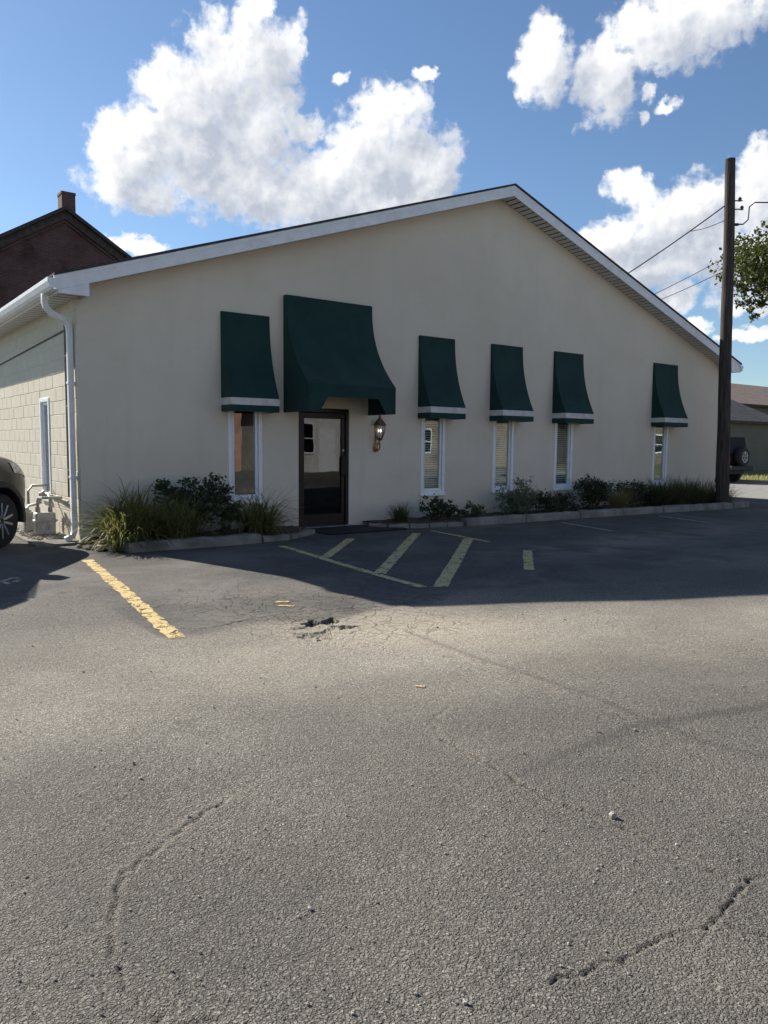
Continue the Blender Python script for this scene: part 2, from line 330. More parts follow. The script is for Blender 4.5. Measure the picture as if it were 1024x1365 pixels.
plain('galvanised', (0.40, 0.39, 0.37), .5, .5, var=.2, scale=12); plain('wire_black', (0.02, 0.02, 0.022), .6); plain('dark_steel', (0.05, 0.05, 0.05), .5, .5)
plain('blind_slat', (0.80, 0.77, 0.70), .6, var=.04); plain('car_paint', (0.034, 0.032, 0.031), .25, .35, var=.03, spec=.6); plain('black_plastic', (0.02, 0.02, 0.021), .6)
plain('jeep_paint', (0.016, 0.017, 0.019), .2, .2, var=.03, spec=.7); plain('dark_cloth', (0.016, 0.016, 0.017), .85); plain('bark', (0.10, 0.078, 0.06), .95, var=.3, scale=14, bump=.8, bscale=24)
plain('twig', (0.09, 0.065, 0.045), .9, var=.2); plain('stone', (0.42, 0.39, 0.34), .9, var=.2, scale=20, bump=.5, bscale=40); plain('dry_leaf', (0.30, 0.17, 0.07), .8, var=.3, scale=40)
plain('brown_pipe', (0.17, 0.12, 0.08), .6, var=.15); plain('dark_wood_trim', (0.075, 0.052, 0.045), .8, var=.2); plain('interior_wall', (0.40, 0.37, 0.33), .9)
plain('interior_floor', (0.12, 0.11, 0.10), .8); plain('headlight_lens', (0.42, 0.42, 0.43), .15, .5, var=.3, scale=22); plain('amber_lens', (0.7, 0.25, 0.04), .2); plain('red_lens', (0.35, 0.02, 0.02), .2)
plain('porcelain', (0.12, 0.10, 0.09), .3); plain('grass_ground', (0.15, 0.15, 0.055), .95, var=.35, scale=1.2, bump=.6, bscale=18); plain('far_ground', (0.12, 0.125, 0.06), .95, var=.3, scale=.05)
plain('slat_gap_shade', (0.07, 0.068, 0.065), .9)  # dark backing colour stands in for shade in the gaps between soffit slats
m_emit('bulb', (1.0, 0.86, 0.66), 1.6)
M = MATS

# ---------------------------------------------------------------- mesh helpers
def tag(o, label=None, cat=None, group=None, kind=None):
    if label: o['label'] = label
    if cat: o['category'] = cat
    if group: o['group'] = group
    if kind: o['kind'] = kind
    return o
def empty(name, loc=(0, 0, 0), rz=0.0, parent=None):
    o = bpy.data.objects.new(name, None); o.empty_display_size = .2; col.objects.link(o)
    o.location = loc; o.rotation_euler = (0, 0, rz)
    if parent: o.parent = parent
    return o
def link_mesh(name, me, mat, parent=None, loc=(0, 0, 0), rz=0.0):
    if mat and not me.materials: me.materials.append(mat)
    o = bpy.data.objects.new(name, me); col.objects.link(o); o.location = loc; o.rotation_euler = (0, 0, rz)
    if parent: o.parent = parent
    return o
class MB:
    def __init__(s): s.v = []; s.f = []
    def add(s, vs, fs):
        b = len(s.v); s.v += [tuple(x) for x in vs]; s.f += [tuple(b + i for i in f) for f in fs]; return s
    def box(s, x0, x1, y0, y1, z0, z1):
        x0, x1 = min(x0, x1), max(x0, x1); y0, y1 = min(y0, y1), max(y0, y1); z0, z1 = min(z0, z1), max(z0, z1)
        return s.add([(x0, y0, z0), (x1, y0, z0), (x1, y1, z0), (x0, y1, z0), (x0, y0, z1), (x1, y0, z1), (x1, y1, z1), (x0, y1, z1)],
                     [(0, 3, 2, 1), (4, 5, 6, 7), (0, 1, 5, 4), (1, 2, 6, 5), (2, 3, 7, 6), (3, 0, 4, 7)])
    def quad(s, a, b, c, d): return s.add([a, b, c, d], [(0, 1, 2, 3)])
    def prism(s, poly, axis, a0, a1):
        """poly = 2D points in the plane of the two other axes, extruded along axis 'x','y' or 'z'"""
        def P(p, a): return {'x': (a, p[0], p[1]), 'y': (p[0], a, p[1]), 'z': (p[0], p[1], a)}[axis]
        n = len(poly); vs = [P(p, a0) for p in poly] + [P(p, a1) for p in poly]
        fs = [tuple(range(n)), tuple(range(2 * n - 1, n - 1, -1))] + [(i, i + n, (i + 1) % n + n, (i + 1) % n) for i in range(n)]
        return s.add(vs, fs)
    def tube(s, pts, r, n=8, cap=True):
        pts = [Vector(p) for p in pts]; m = len(pts); rr = r if isinstance(r, (list, tuple)) else [r] * m
        vs = []; up = None
        for i, p in enumerate(pts):
            t = (pts[min(i + 1, m - 1)] - pts[max(i - 1, 0)]).normalized()
            if up is None: up = t.orthogonal().normalized()
            else:
                up = up - t * up.dot(t); up = up.normalized() if up.length > 1e-6 else t.orthogonal().normalized()
            sd = t.cross(up)
            for k in range(n):
                a = 2 * math.pi * k / n; vs.append(p + (up * math.cos(a) + sd * math.sin(a)) * rr[i])
        fs = [(i * n + k, i * n + (k + 1) % n, (i + 1) * n + (k + 1) % n, (i + 1) * n + k) for i in range(m - 1) for k in range(n)]
        if cap: fs += [tuple(range(n - 1, -1, -1)), tuple(range((m - 1) * n, m * n))]
        return s.add(vs, fs)
    def lathe(s, prof, n=24, c=(0, 0, 0), axis='z'):
        vs = []
        for (r, h) in prof:
            for k in range(n):
                a = 2 * math.pi * k / n; x, y = r * math.cos(a), r * math.sin(a)
                q = {'z': (x, y, h), 'y': (x, h, y), 'x': (h, x, y)}[axis]; vs.append((q[0] + c[0], q[1] + c[1], q[2] + c[2]))
        m = len(prof)
        fs = [(i * n + k, i * n + (k + 1) % n, (i + 1) * n + (k + 1) % n, (i + 1) * n + k) for i in range(m - 1) for k in range(n)]
        fs += [tuple(range(n - 1, -1, -1)), tuple(range((m - 1) * n, m * n))]
        return s.add(vs, fs)
    def ball(s, c, rx, ry, rz, n=10, m=6, jit=0.0):
        vs = []; fs = []
        for i in range(m + 1):
            t = math.pi * i / m
            for k in range(n):
                a = 2 * math.pi * k / n; j = 1 + random.uniform(-jit, jit)
                vs.append((c[0] + rx * j * math.sin(t) * math.cos(a), c[1] + ry * j * math.sin(t) * math.sin(a), c[2] + rz * j * math.cos(t)))
        for i in range(m):
            for k in range(n): fs.append((i * n + k, (i + 1) * n + k, (i + 1) * n + (k + 1) % n, i * n + (k + 1) % n))
        return s.add(vs, fs)
    def mesh(s, name, smooth=False, bevel=0.0, seg=1, fix=True):
        me = bpy.data.meshes.new(name); me.from_pydata(s.v, [], s.f)
        bm = bmesh.new(); bm.from_mesh(me)
        if fix:
            bmesh.ops.remove_doubles(bm, verts=bm.verts, dist=1e-5); bmesh.ops.recalc_face_normals(bm, faces=bm.faces)
        if bevel:
            ed = [e for e in bm.edges if len(e.link_faces) == 2 and e.calc_face_angle(0) > R(28)]
            bmesh.ops.bevel(bm, geom=ed, offset=bevel, segments=seg, affect='EDGES', profile=.6, clamp_overlap=True)
        if smooth:
            for f in bm.faces: f.smooth = True
            for e in bm.edges:
                if len(e.link_faces) == 2 and e.calc_face_angle(0) > R(40): e.smooth = False
        bm.to_mesh(me); bm.free(); return me
    def build(s, name, mat, parent=None, smooth=False, bevel=0.0, seg=1, loc=(0, 0, 0), rz=0.0, fix=True):
        return link_mesh(name, s.mesh(name, smooth, bevel, seg, fix), M[mat], parent, loc, rz)

# ---------------------------------------------------------------- ground
def seg_dist(X, Y, pts):
    best = np.full(X.shape, 1e9)
    for (a, b) in zip(pts[:-1], pts[1:]):
        dx, dy = b[0] - a[0], b[1] - a[1]; L = dx * dx + dy * dy + 1e-12
        t = np.clip(((X - a[0]) * dx + (Y - a[1]) * dy) / L, 0, 1)
        best = np.minimum(best, np.hypot(X - a[0] - t * dx, Y - a[1] - t * dy))
    return best
def jag(px, step=.03, amp=.0065):
    pts = [on_ground(*p) for p in px]; out = []
    for a, b in zip(pts[:-1], pts[1:]):
        n = max(1, int((b - a).length / step)); nr = Vector((-(b - a).y, (b - a).x, 0)).normalized()
        for i in range(n): out.append(a.lerp(b, i / n) + nr * random.gauss(0, amp))
    out.append(pts[-1]); return [(p.x, p.y) for p in out]
def undulate(x, y):
    f = np.clip(1.3 - np.hypot(x, y - 4) / 9.0, 0, 1)
    return f * .006 * (np.sin(x * 1.7 + .6 * np.sin(y * 1.3)) + np.sin(y * 1.1 + 1.2 * np.sin(x * .9 + 2)) + .5 * np.sin(2.9 * x + 2.3 * y))
def graded(lo, hi, dlo, dhi, d, grow=1.16, mx=6.0):
    xs = list(np.arange(dlo, dhi, d)); s = d; x = xs[-1]
    while x < hi: s = min(s * grow, mx); x += s; xs.append(x)
    s = d; x = xs[0]; left = []
    while x > lo: s = min(s * grow, mx); x -= s; left.append(x)
    return np.array(left[::-1] + xs)
def grow_axis(lo, hi, dlo, dhi, d): return graded(lo, hi, dlo, dhi, d, 1.06, 5.0)
xs = graded(-60, 70, -1.35, 1.5, .0092, 1.05, 5.0)
ys = graded(-60, 70, 1.45, 4.1, .0092, 1.05, .0135); ys = ys[ys > 1.2]; ys = ys[ys < 6.6]
y_ = ys[-1]; s_ = .0135; up = []
while y_ < 70: s_ = min(s_ * 1.06, 5); y_ += s_; up.append(y_)
y_ = ys[0]; s_ = .0135; dn = []
while y_ > -60: s_ = min(s_ * 1.12, 5); y_ -= s_; dn.append(y_)
ys = np.array(dn[::-1] + list(ys) + up)
X, Y = np.meshgrid(xs, ys); Z = undulate(X, Y)
CR = [([(590, 985), (640, 1010), (690, 1040), (745, 1072), (800, 1090), (860, 1120), (920, 1150), (985, 1180)], .009, .0085, .42),
      ([(1003, 1180), (985, 1192), (968, 1218), (940, 1240), (892, 1252), (850, 1276), (800, 1292), (735, 1312)], .0055, .009, .5),
      ([(168, 1160), (155, 1190), (147, 1235), (150, 1275), (172, 1320), (210, 1360)], .008, .0075, .35),
      ([(168, 1160), (205, 1132), (250, 1095), (300, 1062)], .009, .006, .2),
      ([(975, 1240), (1000, 1248), (1024, 1252)], .008, .008, .5),
      ([(0, 802), (40, 799), (75, 794), (115, 783), (160, 765)], .02, .012, .55), ([(235, 838), (280, 838), (330, 826)], .014, .008, .5),
      ([(560, 860), (640, 885), (700, 905), (770, 930), (840, 960)], .02, .003, .15), ([(330, 826), (400, 815), (480, 812), (520, 816)], .014, .006, .4),
      ([(985, 1180), (1024, 1172)], .008, .005, .3), ([(590, 985), (575, 960), (600, 940)], .01, .003, .1), ([(690, 1040), (640, 1075), (600, 1120), (585, 1180)], .007, .002, .05),
      ([(147, 1235), (90, 1250), (40, 1262), (0, 1270)], .007, .003, .15), ([(210, 1360), (250, 1364), (330, 1366)], .009, .005, .2), ([(168, 1160), (110, 1150), (50, 1170), (0, 1200)], .008, .002, .06),
      ([(300, 1062), (350, 1030), (420, 1015)], .009, .002, .06), ([(940, 1240), (930, 1290), (960, 1340)], .006, .002, .08)]
crack = np.zeros_like(X); wear_c = np.zeros_like(X)
rs = np.random.RandomState(3)
for px, wd, dp, tone in CR:
    dline = seg_dist(X, Y, jag(px))
    k = np.exp(-(dline / (wd * (.7 + .5 * np.sin(X * 23 + 1.7 * np.sin(Y * 31)) ** 2))) ** 2) * np.clip(.45 + .9 * rs.rand(*X.shape) + .5 * np.sin(X * 41 + 2.3 * np.sin(Y * 37)), 0, 1.4)
    Z -= dp * k; crack = np.maximum(crack, tone * np.clip(k, 0, 1))
    wear_c = np.maximum(wear_c, .55 * np.exp(-(dline / .035) ** 2) * (rs.rand(*X.shape) > .45)); Z += .3 * dp * np.exp(-((dline - 2.6 * wd) / (1.5 * wd)) ** 2)         # lifted lips
for (px, py, a, b, dp, ang) in [(421, 831, .09, .042, .055, 10), (441, 829, .07, .042, .055, 28), (461, 837, .075, .03, .045, -14), (428, 846, .13, .06, .014, 0), (412, 848, .09, .05, .012, 5), (432, 851, .05, .025, .03, 15), (452, 843, .10, .05, .01, 0), (415, 838, .12, .06, .012, 0)]:
    c0 = on_ground(px, py); ca, sa = math.cos(R(ang)), math.sin(R(ang))
    qx = ((X - c0.x) * ca + (Y - c0.y) * sa) / a; qy = (-(X - c0.x) * sa + (Y - c0.y) * ca) / (b * 1.6)
    an = np.arctan2(qy, qx); q = (qx * qx + qy * qy) * (1 + .45 * np.sin(3 * an + px) + .3 * np.sin(5 * an + py)) + .45 * (rs.rand(*X.shape) - .5)
    k = np.clip((1.15 - q) / .35, 0, 1); Z -= dp * k; crack = np.maximum(crack, .75 * k * (dp / .075))
U_ = (X - C.x) * D.x + (Y - C.y) * D.y; V_ = (X - C.x) * N.x + (Y - C.y) * N.y
near = np.clip((7.2 - np.hypot(X, Y)) / 2.5, 0, 1)
rr_ = rs.rand(*X.shape); Z += near * .0013 * (rr_ + .7 * np.roll(rr_, 1, 0) + .7 * np.roll(rr_, 1, 1) - 1.2)
cp = on_ground(455, 832); cq = on_ground(300, 800); cw = on_ground(600, 865)
gator = np.clip(1.25 - np.hypot((X - cp.x) / 1.25, (Y - cp.y - .3) / 1.0), 0, 1) + .75 * np.clip(1.2 - np.hypot((X - cq.x) / 1.6, (Y - cq.y) / .9), 0, 1)
for (px, py, rx, ry) in [(540, 790, 1.3, .7), (620, 760, 2.0, 1.2)]:
    c0 = on_ground(px, py); gator += .6 * np.clip(1.2 - np.hypot((X - c0.x) / rx, (Y - c0.y) / ry), 0, 1)
gator = np.clip(gator, 0, 1)
wear = np.exp(-np.hypot((X - cp.x - .3) / 1.0, (Y - cp.y) / .5) ** 2) * .9 + .35 * np.exp(-np.hypot((X - cw.x) / 3, (Y - cw.y) / .9) ** 2)
for (px, py, r_) in [(310, 900, .45), (250, 1090, .3), (520, 1010, .5), (165, 1165, .09)]:
    c0 = on_ground(px, py); wear += .35 * np.exp(-(np.hypot(X - c0.x, Y - c0.y) / r_) ** 2)
for (px, py, ru, rv, a) in [(800, 728, 2.0, .7, .75), (930, 708, 2.2, .6, .6), (690, 775, 1.0, .45, .5), (980, 745, 2.0, .5, .5), (600, 800, 1.3, .3, .4), (200, 770, .8, .6, .35), (330, 790, .9, .6, .4)]:
    u0, v0 = uv_of(on_ground(px, py)); wear += 1.35 * a * np.exp(-np.hypot((U_ - u0) / ru, (V_ - v0) / rv) ** 2)
stain = np.zeros_like(X)
for (px, py, r_, a) in [(800, 1130, .75, .42), (620, 1080, .45, .30), (330, 1230, .45, .30), (420, 950, .30, .25), (640, 1230, .3, .22), (90, 1190, .3, .25), (90, 1010, .35, .2), (880, 900, .5, .18), (250, 960, .06, .45), (590, 1190, .035, .5), (470, 1120, .025, .5), (380, 1290, .03, .45), (700, 930, .05, .4)]:
    c0 = on_ground(px, py); stain = np.maximum(stain, a * np.exp(-(np.hypot(X - c0.x, Y - c0.y) / (r_ * (1 + .25 * np.sin(3 * np.arctan2(Y - c0.y, X - c0.x) + px)))) ** 4))
for px, wd, a in [([(1080, 925), (1000, 945), (860, 966), (760, 1000), (680, 1040)], .05, .8), ([(545, 845), (640, 880), (720, 905), (780, 925), (860, 958), (940, 990), (1040, 1015)], .028, .6),
                  ([(820, 985), (900, 1040), (960, 1085)], .06, .35), ([(700, 1010), (800, 1030), (860, 1020)], .16, .4)]:
    stain = np.maximum(stain, a * np.exp(-(seg_dist(X, Y, [tuple(on_ground(*p))[:2] for p in px]) / wd) ** 2))
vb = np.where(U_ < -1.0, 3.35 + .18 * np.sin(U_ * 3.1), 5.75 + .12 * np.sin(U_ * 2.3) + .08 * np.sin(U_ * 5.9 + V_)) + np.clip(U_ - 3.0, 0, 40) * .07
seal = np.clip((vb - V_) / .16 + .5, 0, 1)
band = np.clip(1.2 - np.abs(V_ - 6.75 - .36 * np.clip(U_, -1.5, 9) + .22 * np.sin(U_ * .8)) / 1.35, 0, 1) * np.clip(1.25 - np.abs(U_ - 2) / 11, 0, 1)
ny, nx = X.shape
me = bpy.data.meshes.new('asphalt_lot'); me.vertices.add(nx * ny)
me.vertices.foreach_set('co', np.stack([X, Y, Z], -1).astype(np.float32).ravel())
ii = (np.arange(ny - 1)[:, None] * nx + np.arange(nx - 1)[None, :]).ravel()
quads = np.stack([ii, ii + 1, ii + nx + 1, ii + nx], -1).astype(np.int32); nq = len(quads)
me.loops.add(nq * 4); me.polygons.add(nq); me.loops.foreach_set('vertex_index', quads.ravel())
me.polygons.foreach_set('loop_start', np.arange(0, nq * 4, 4, dtype=np.int32)); me.polygons.foreach_set('use_smooth', np.ones(nq, dtype=bool))
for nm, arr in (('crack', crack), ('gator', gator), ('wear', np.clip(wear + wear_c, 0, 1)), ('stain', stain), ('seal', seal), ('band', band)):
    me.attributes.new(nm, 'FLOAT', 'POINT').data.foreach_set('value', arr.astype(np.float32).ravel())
me.update(); me.validate()
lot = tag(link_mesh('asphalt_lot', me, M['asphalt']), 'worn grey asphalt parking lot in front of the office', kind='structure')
def gz(x, y): return float(undulate(np.array(x), np.array(y)))
tag(MB().box(-1500, 1500, -1500, 1500, -.6, -.12).build('ground', 'far_ground'), 'open ground reaching the horizon', kind='structure')

def paint_strip(a, b, wd, mat, name='painted_line', rag=.008, parent=lot):
    a, b = Vector(a), Vector(b); L = (b - a).length; n = max(2, int(L / .06)); t = (b - a).normalized(); nr = Vector((-t.y, t.x, 0)); mb = MB(); vs = []
    for i in range(n + 1):
        p = a + t * (L * i / n)
        for sgn in (-1, 1):
            q = p + nr * sgn * (wd / 2 + random.uniform(-rag, rag)); vs.append((q.x, q.y, gz(q.x, q.y) + .006))
    mb.add(vs, [(2 * i, 2 * i + 1, 2 * i + 3, 2 * i + 2) for i in range(n)])
    return mb.build(name, mat, parent)
G = on_ground
paint_strip(B(-.385, 1.60), B(-.91, 5.75), .125, 'yellow_paint', rag=.014)
paint_strip(B(2.18, 1.72), B(1.84, 5.2), .10, 'faded_yellow_paint')
paint_strip(B(3.44, 1.56), B(2.13, 2.93), .13, 'faded_yellow_paint')
paint_strip(B(4.70, 1.56), B(1.98, 4.28), .14, 'faded_yellow_paint')
paint_strip(B(4.95, 2.50), B(1.98, 5.30), .15, 'faded_yellow_paint')
paint_strip(B(5.12, 1.42), B(4.95, 2.93), .08, 'faded_yellow_paint')
paint_strip(B(4.77, 3.86), B(3.52, 5.05), .12, 'faded_yellow_paint')
paint_strip(B(8.08, 1.62), B(7.72, 3.0), .07, 'white_paint_mark'); paint_strip(B(10.9, 1.75), B(10.45, 3.2), .07, 'white_paint_mark')
paint_strip(G(368, 803), G(385, 803), .05, 'yellow_paint', 'paint_patch', .012); paint_strip(G(371, 808), G(392, 809), .04, 'yellow_paint', 'paint_patch', .012)
paint_strip(G(552, 914), G(566, 915), .035, 'yellow_paint', 'paint_patch', .01)
for a, b, wd in (((3, 776), (17, 771), .05), ((3, 776), (13, 780), .05), ((17, 771), (26, 772), .045), ((20, 777), (25, 774), .06)):
    paint_strip(G(*a), G(*b), wd, 'white_paint_mark', 'painted_arrow', .006)

def sheet(name, pts, z, mat, label, thick=.3):
    o = MB().prism([(p.x, p.y) for p in pts], 'z', z - thick, z).build(name, mat); return tag(o, label, kind='structure')
sheet('side_street', [B(17.6, 40), B(26.8, 40), B(26.8, -160), B(17.6, -160)], .022, 'street', 'pale side street running past the office', .06)
sheet('pavement', [B(15.9, -1.2), B(17.6, -1.2), B(17.6, -60), B(15.9, -60)], .05, 'pale_concrete', 'pale concrete walk along the side street', .1)
sheet('verge', [B(27.0, 40), B(80, 40), B(80, -160), B(27.0, -160)], .07, 'grass_ground', 'dry grass verge across the side street', .15)
kerb_far = tag(MB().box(26.78, 26.98, -40, 160, 0, .13).build('street_kerb', 'pale_concrete', None, loc=C, rz=TH), 'concrete kerb edging the dry verge', kind='structure')
sheet('apron', [B(-.62, .1), B(-.02, .1), B(-.02, -9), B(-.62, -9)], .03, 'old_concrete', 'narrow concrete apron at the foot of the block wall', .06)

# ---------------------------------------------------------------- the office building
OW, UC, RZ, SL = 15.94, 7.95, 6.31, .3335
def roof_z(u): return RZ - SL * abs(u - UC)
office = tag(empty('office_building', C, TH), 'long cream stucco office with a low gable and cream block side wall', 'building')
WINS = [(2.20, 2.78), (6.03, 6.61), (7.86, 8.44), (9.67, 10.25), (13.17, 13.75)]; WZ0, WZ1 = .49, 2.06
DOOR = (3.45, 4.45, 0.0, 2.0)
TOP_OFF = .17
def wall_top(u): return roof_z(u) - TOP_OFF
mb = MB(); op = [(a, b, WZ0, WZ1) for a, b in WINS] + [DOOR]
us = sorted({0, OW, UC} | {x for o in op for x in o[:2]})
for u0, u1 in zip(us[:-1], us[1:]):
    cuts = [(o[2], o[3]) for o in op if o[0] <= u0 + 1e-6 and o[1] >= u1 - 1e-6]; z = -.05
    for (a, b) in cuts:
        if a > z: mb.quad((u0, 0, z), (u1, 0, z), (u1, 0, a), (u0, 0, a))
        z = b
    mb.quad((u0, 0, z), (u1, 0, z), (u1, 0, wall_top(u1)), (u0, 0, wall_top(u0)))
TK = .20
for (a, b, z0, z1) in op:
    mb.quad((a, 0, z0), (a, TK, z0), (a, TK, z1), (a, 0, z1)); mb.quad((b, 0, z0), (b, TK, z0), (b, TK, z1), (b, 0, z1))
    mb.quad((a, 0, z1), (b, 0, z1), (b, TK, z1), (a, TK, z1)); mb.quad((a, 0, z0), (b, 0, z0), (b, TK, z0), (a, TK, z0))
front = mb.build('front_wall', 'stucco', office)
DEPTH = 22.0
MB().box(OW - .18, OW, .001, DEPTH, -.05, 3.4).build('end_wall', 'stucco', office)
MB().prism([(0.2, -.05), (OW - .2, -.05), (OW - .2, 3.4), (UC, RZ - .3), (0.2, 3.4)], 'y', DEPTH, DEPTH + .2).build('rear_wall', 'stucco', office)
MB().box(.25, OW - .25, 4.2, 4.3, 0, 2.9).build('partition_wall', 'interior_wall', office)
MB().box(.25, OW - .25, .22, 4.2, -.02, .03).build('interior_floor', 'interior_floor', office)
MB().box(.25, OW - .25, .22, 4.2, 2.75, 2.8).build('interior_ceiling', 'interior_wall', office)
# side wall of painted blocks, each a piece of its own on a mortar backing, with the window left open
SW = (1.62, 2.22, .50, 2.08)       # y0, y1 (into the lot depth), z0, z1
mb = MB()
for (y0, y1, z0, z1) in ((0.001, SW[0], -.05, 3.4), (SW[1], DEPTH, -.05, 3.4), (SW[0], SW[1], -.05, SW[2]), (SW[0], SW[1], SW[3], 3.4)):
    mb.box(-.0015, .2, y0, y1, z0, z1)
side = mb.build('side_wall', 'painted_block', office)
def block_mesh(L, H):
    return MB().box(-.006, .02, .004, L - .004, .004, H - .004).mesh('block', False, .004)
cache = {}
def put_block(y0, y1, z0, z1):
    k = (round(y1 - y0, 3), round(z1 - z0, 3))
    if k not in cache: cache[k] = block_mesh(*k)
    o = link_mesh('block', cache[k], M['painted_block'], side, (random.uniform(-.0015, .0015), y0, z0)); return o
for r_ in range(17):
    z0, z1 = r_ * .2, r_ * .2 + .2; y = 0.004 if r_ % 2 == 0 else -.196
    while y < 6.6:
        a, b = max(y, .004), y + .4
        if z1 > SW[2] + .02 and z0 < SW[3] - .02 and b > SW[0] and a < SW[1]:
            if SW[0] - a > .05: put_block(a, SW[0], z0, z1)
            if b - SW[1] > .05: put_block(SW[1], b, z0, z1)
        else: put_block(a, b, z0, z1)
        y += .4
# roof slabs, shingle edge, rake boards, soffits, gutter
OV, EV = .35, .37
for s, u0, u1, nm in ((-1, -EV, UC, 'roof'), (1, UC, OW + EV, 'roof')):
    z0, z1 = roof_z(u0), roof_z(u1); g = .004 * s
    MB().prism([(u0, z0 + .002), (u1, z1 + .002), (u1, z1 + .034), (u0, z0 + .034)], 'y', -OV - .03, DEPTH + .4).build(nm, 'roof_shingle', office)
    MB().prism([(u0, z0 - .19), (u1, z1 - .19), (u1, z1), (u0, z0)], 'y', -OV, -OV + .022).build('rake_board', 'white_trim', office)
    if s < 0: MB().prism([(u0, z0 - .045), (u1, z1 - .045), (u1, z1 - .003), (u0, z0 - .003)], 'y', -OV - .008, -OV - .0005).build('drip_edge', 'white_vinyl', office)
    else: MB().prism([(u0, z0 - .045), (u1, z1 - .045), (u1, z1 - .003), (u0, z0 - .003)], 'y', -OV - .008, -OV - .0005).build('drip_edge', 'white_vinyl', office)
    # raked soffit slats, one piece each
    n = int(8.3 / .125); th = math.atan(SL) * (1 if s < 0 else -1)
    if s < 0: sme = MB().box(0, .098, -OV + .024, -.004, -.010, .004).mesh('soffit_slat', False, .003)
    for i in range(n):
        uu = (u0 + .38 + i * .125) if s < 0 else (u0 + .0 + i * .125)
        if uu + .12 > min(u1, OW + .3): continue
        o = link_mesh('soffit_slat', sme, M['soffit_vinyl'], office, (uu, 0, roof_z(uu) - .165)); o.rotation_euler = (0, -th, 0)
    MB().prism([(u0, z0 - .145), (u1, z1 - .145), (u1, z1 - .13), (u0, z0 - .13)], 'y', -OV + .024, .1).build('soffit_backing', 'slat_gap_shade', office)
for s in (-1, 1):
    e = (lambda x: x) if s < 0 else (lambda x: OW - x)
    MB().box(e(-.30), e(-.32), -OV + .002, DEPTH, 3.33, 3.535).build('eave_fascia', 'white_trim', office)
    sm = MB().box(min(e(-.298), e(-.004)), max(e(-.298), e(-.004)), 0, .152, 3.3395, 3.3425).mesh('soffit_slat', False, 0)
    for i in range(44 if s < 0 else 12):
        link_mesh('soffit_slat', sm, M['soffit_vinyl'], office, (0, -OV + .03 + i * .2, 0))
    MB().box(e(-.299), e(-.003), -OV + .024, DEPTH, 3.3435, 3.355).build('soffit_backing', 'slat_gap_shade', office)
    MB().prism([(e(-.32), 3.322), (e(.07), 3.322), (e(.07), roof_z(.07) - .192), (e(-.32), roof_z(-.32) - .192)], 'y', -OV - .001, -OV + .021).build('eave_return', 'white_trim', office)
    MB().box(e(.048), e(.07), -OV + .0215, -.003, 3.322, roof_z(.06) - .20).build('eave_return', 'white_trim', office)
    pr = [(-.322, 3.50), (-.322, 3.375), (-.335, 3.365), (-.40, 3.365), (-.425, 3.40), (-.445, 3.46), (-.445, 3.505), (-.452, 3.505), (-.452, 3.455), (-.43, 3.392), (-.405, 3.356), (-.33, 3.356), (-.3205, 3.372), (-.3205, 3.50)]
    MB().prism([(e(a), b) for a, b in pr], 'y', -OV - .02, DEPTH).build('gutter', 'white_trim', office)
    MB().prism([(e(a), b) for a, b in ((-.322, 3.50), (-.322, 3.372), (-.40, 3.372), (-.445, 3.46), (-.445, 3.50))], 'y', -OV - .023, -OV - .021).build('gutter_cap', 'white_trim', office)
def rect_tube(path, a, b, parent, name, mat):
    """rectangular pipe swept along a path: a across, b deep"""
    mb = MB(); vs = []; pts = [Vector(p) for p in path]
    for i, p in enumerate(pts):
        t = (pts[min(i + 1, len(pts) - 1)] - pts[max(i - 1, 0)]).normalized(); side_ = Vector((0, 1, 0)); nn = t.cross(side_).normalized()
        for (sx, sy) in ((-1, -1), (1, -1), (1, 1), (-1, 1)): vs.append(p + side_ * sx * a / 2 + nn * sy * b / 2)
    n = len(pts); fs = [(i * 4 + k, i * 4 + (k + 1) % 4, i * 4 + 4 + (k + 1) % 4, i * 4 + 4 + k) for i in range(n - 1) for k in range(4)] + [(3, 2, 1, 0), (4 * n - 4, 4 * n - 3, 4 * n - 2, 4 * n - 1)]
    return mb.add(vs, fs).build(name, mat, parent, bevel=.012, seg=2, smooth=True)
ds = rect_tube([(-.385, .10, 3.37), (-.385, .11, 3.26), (-.37, .12, 3.20), (-.30, .14, 3.13), (-.13, .17, 3.06), (-.075, .18, 3.0), (-.06, .18, 2.92), (-.06, .18, .16), (-.09, .16, .09), (-.20, .12, .05)], .085, .075, office, 'downspout', 'white_trim')
for z in (.9, 2.2): MB().box(-.105, -.008, .132, .228, z, z + .03).build('strap', 'white_vinyl', ds)
rect_tube([(OW + .385, .10, 3.37), (OW + .385, .11, 3.26), (OW + .30, .14, 3.13), (OW + .08, .18, 3.0), (OW + .06, .18, 2.9), (OW + .06, .18, .1)], .085, .075, office, 'downspout', 'white_trim')
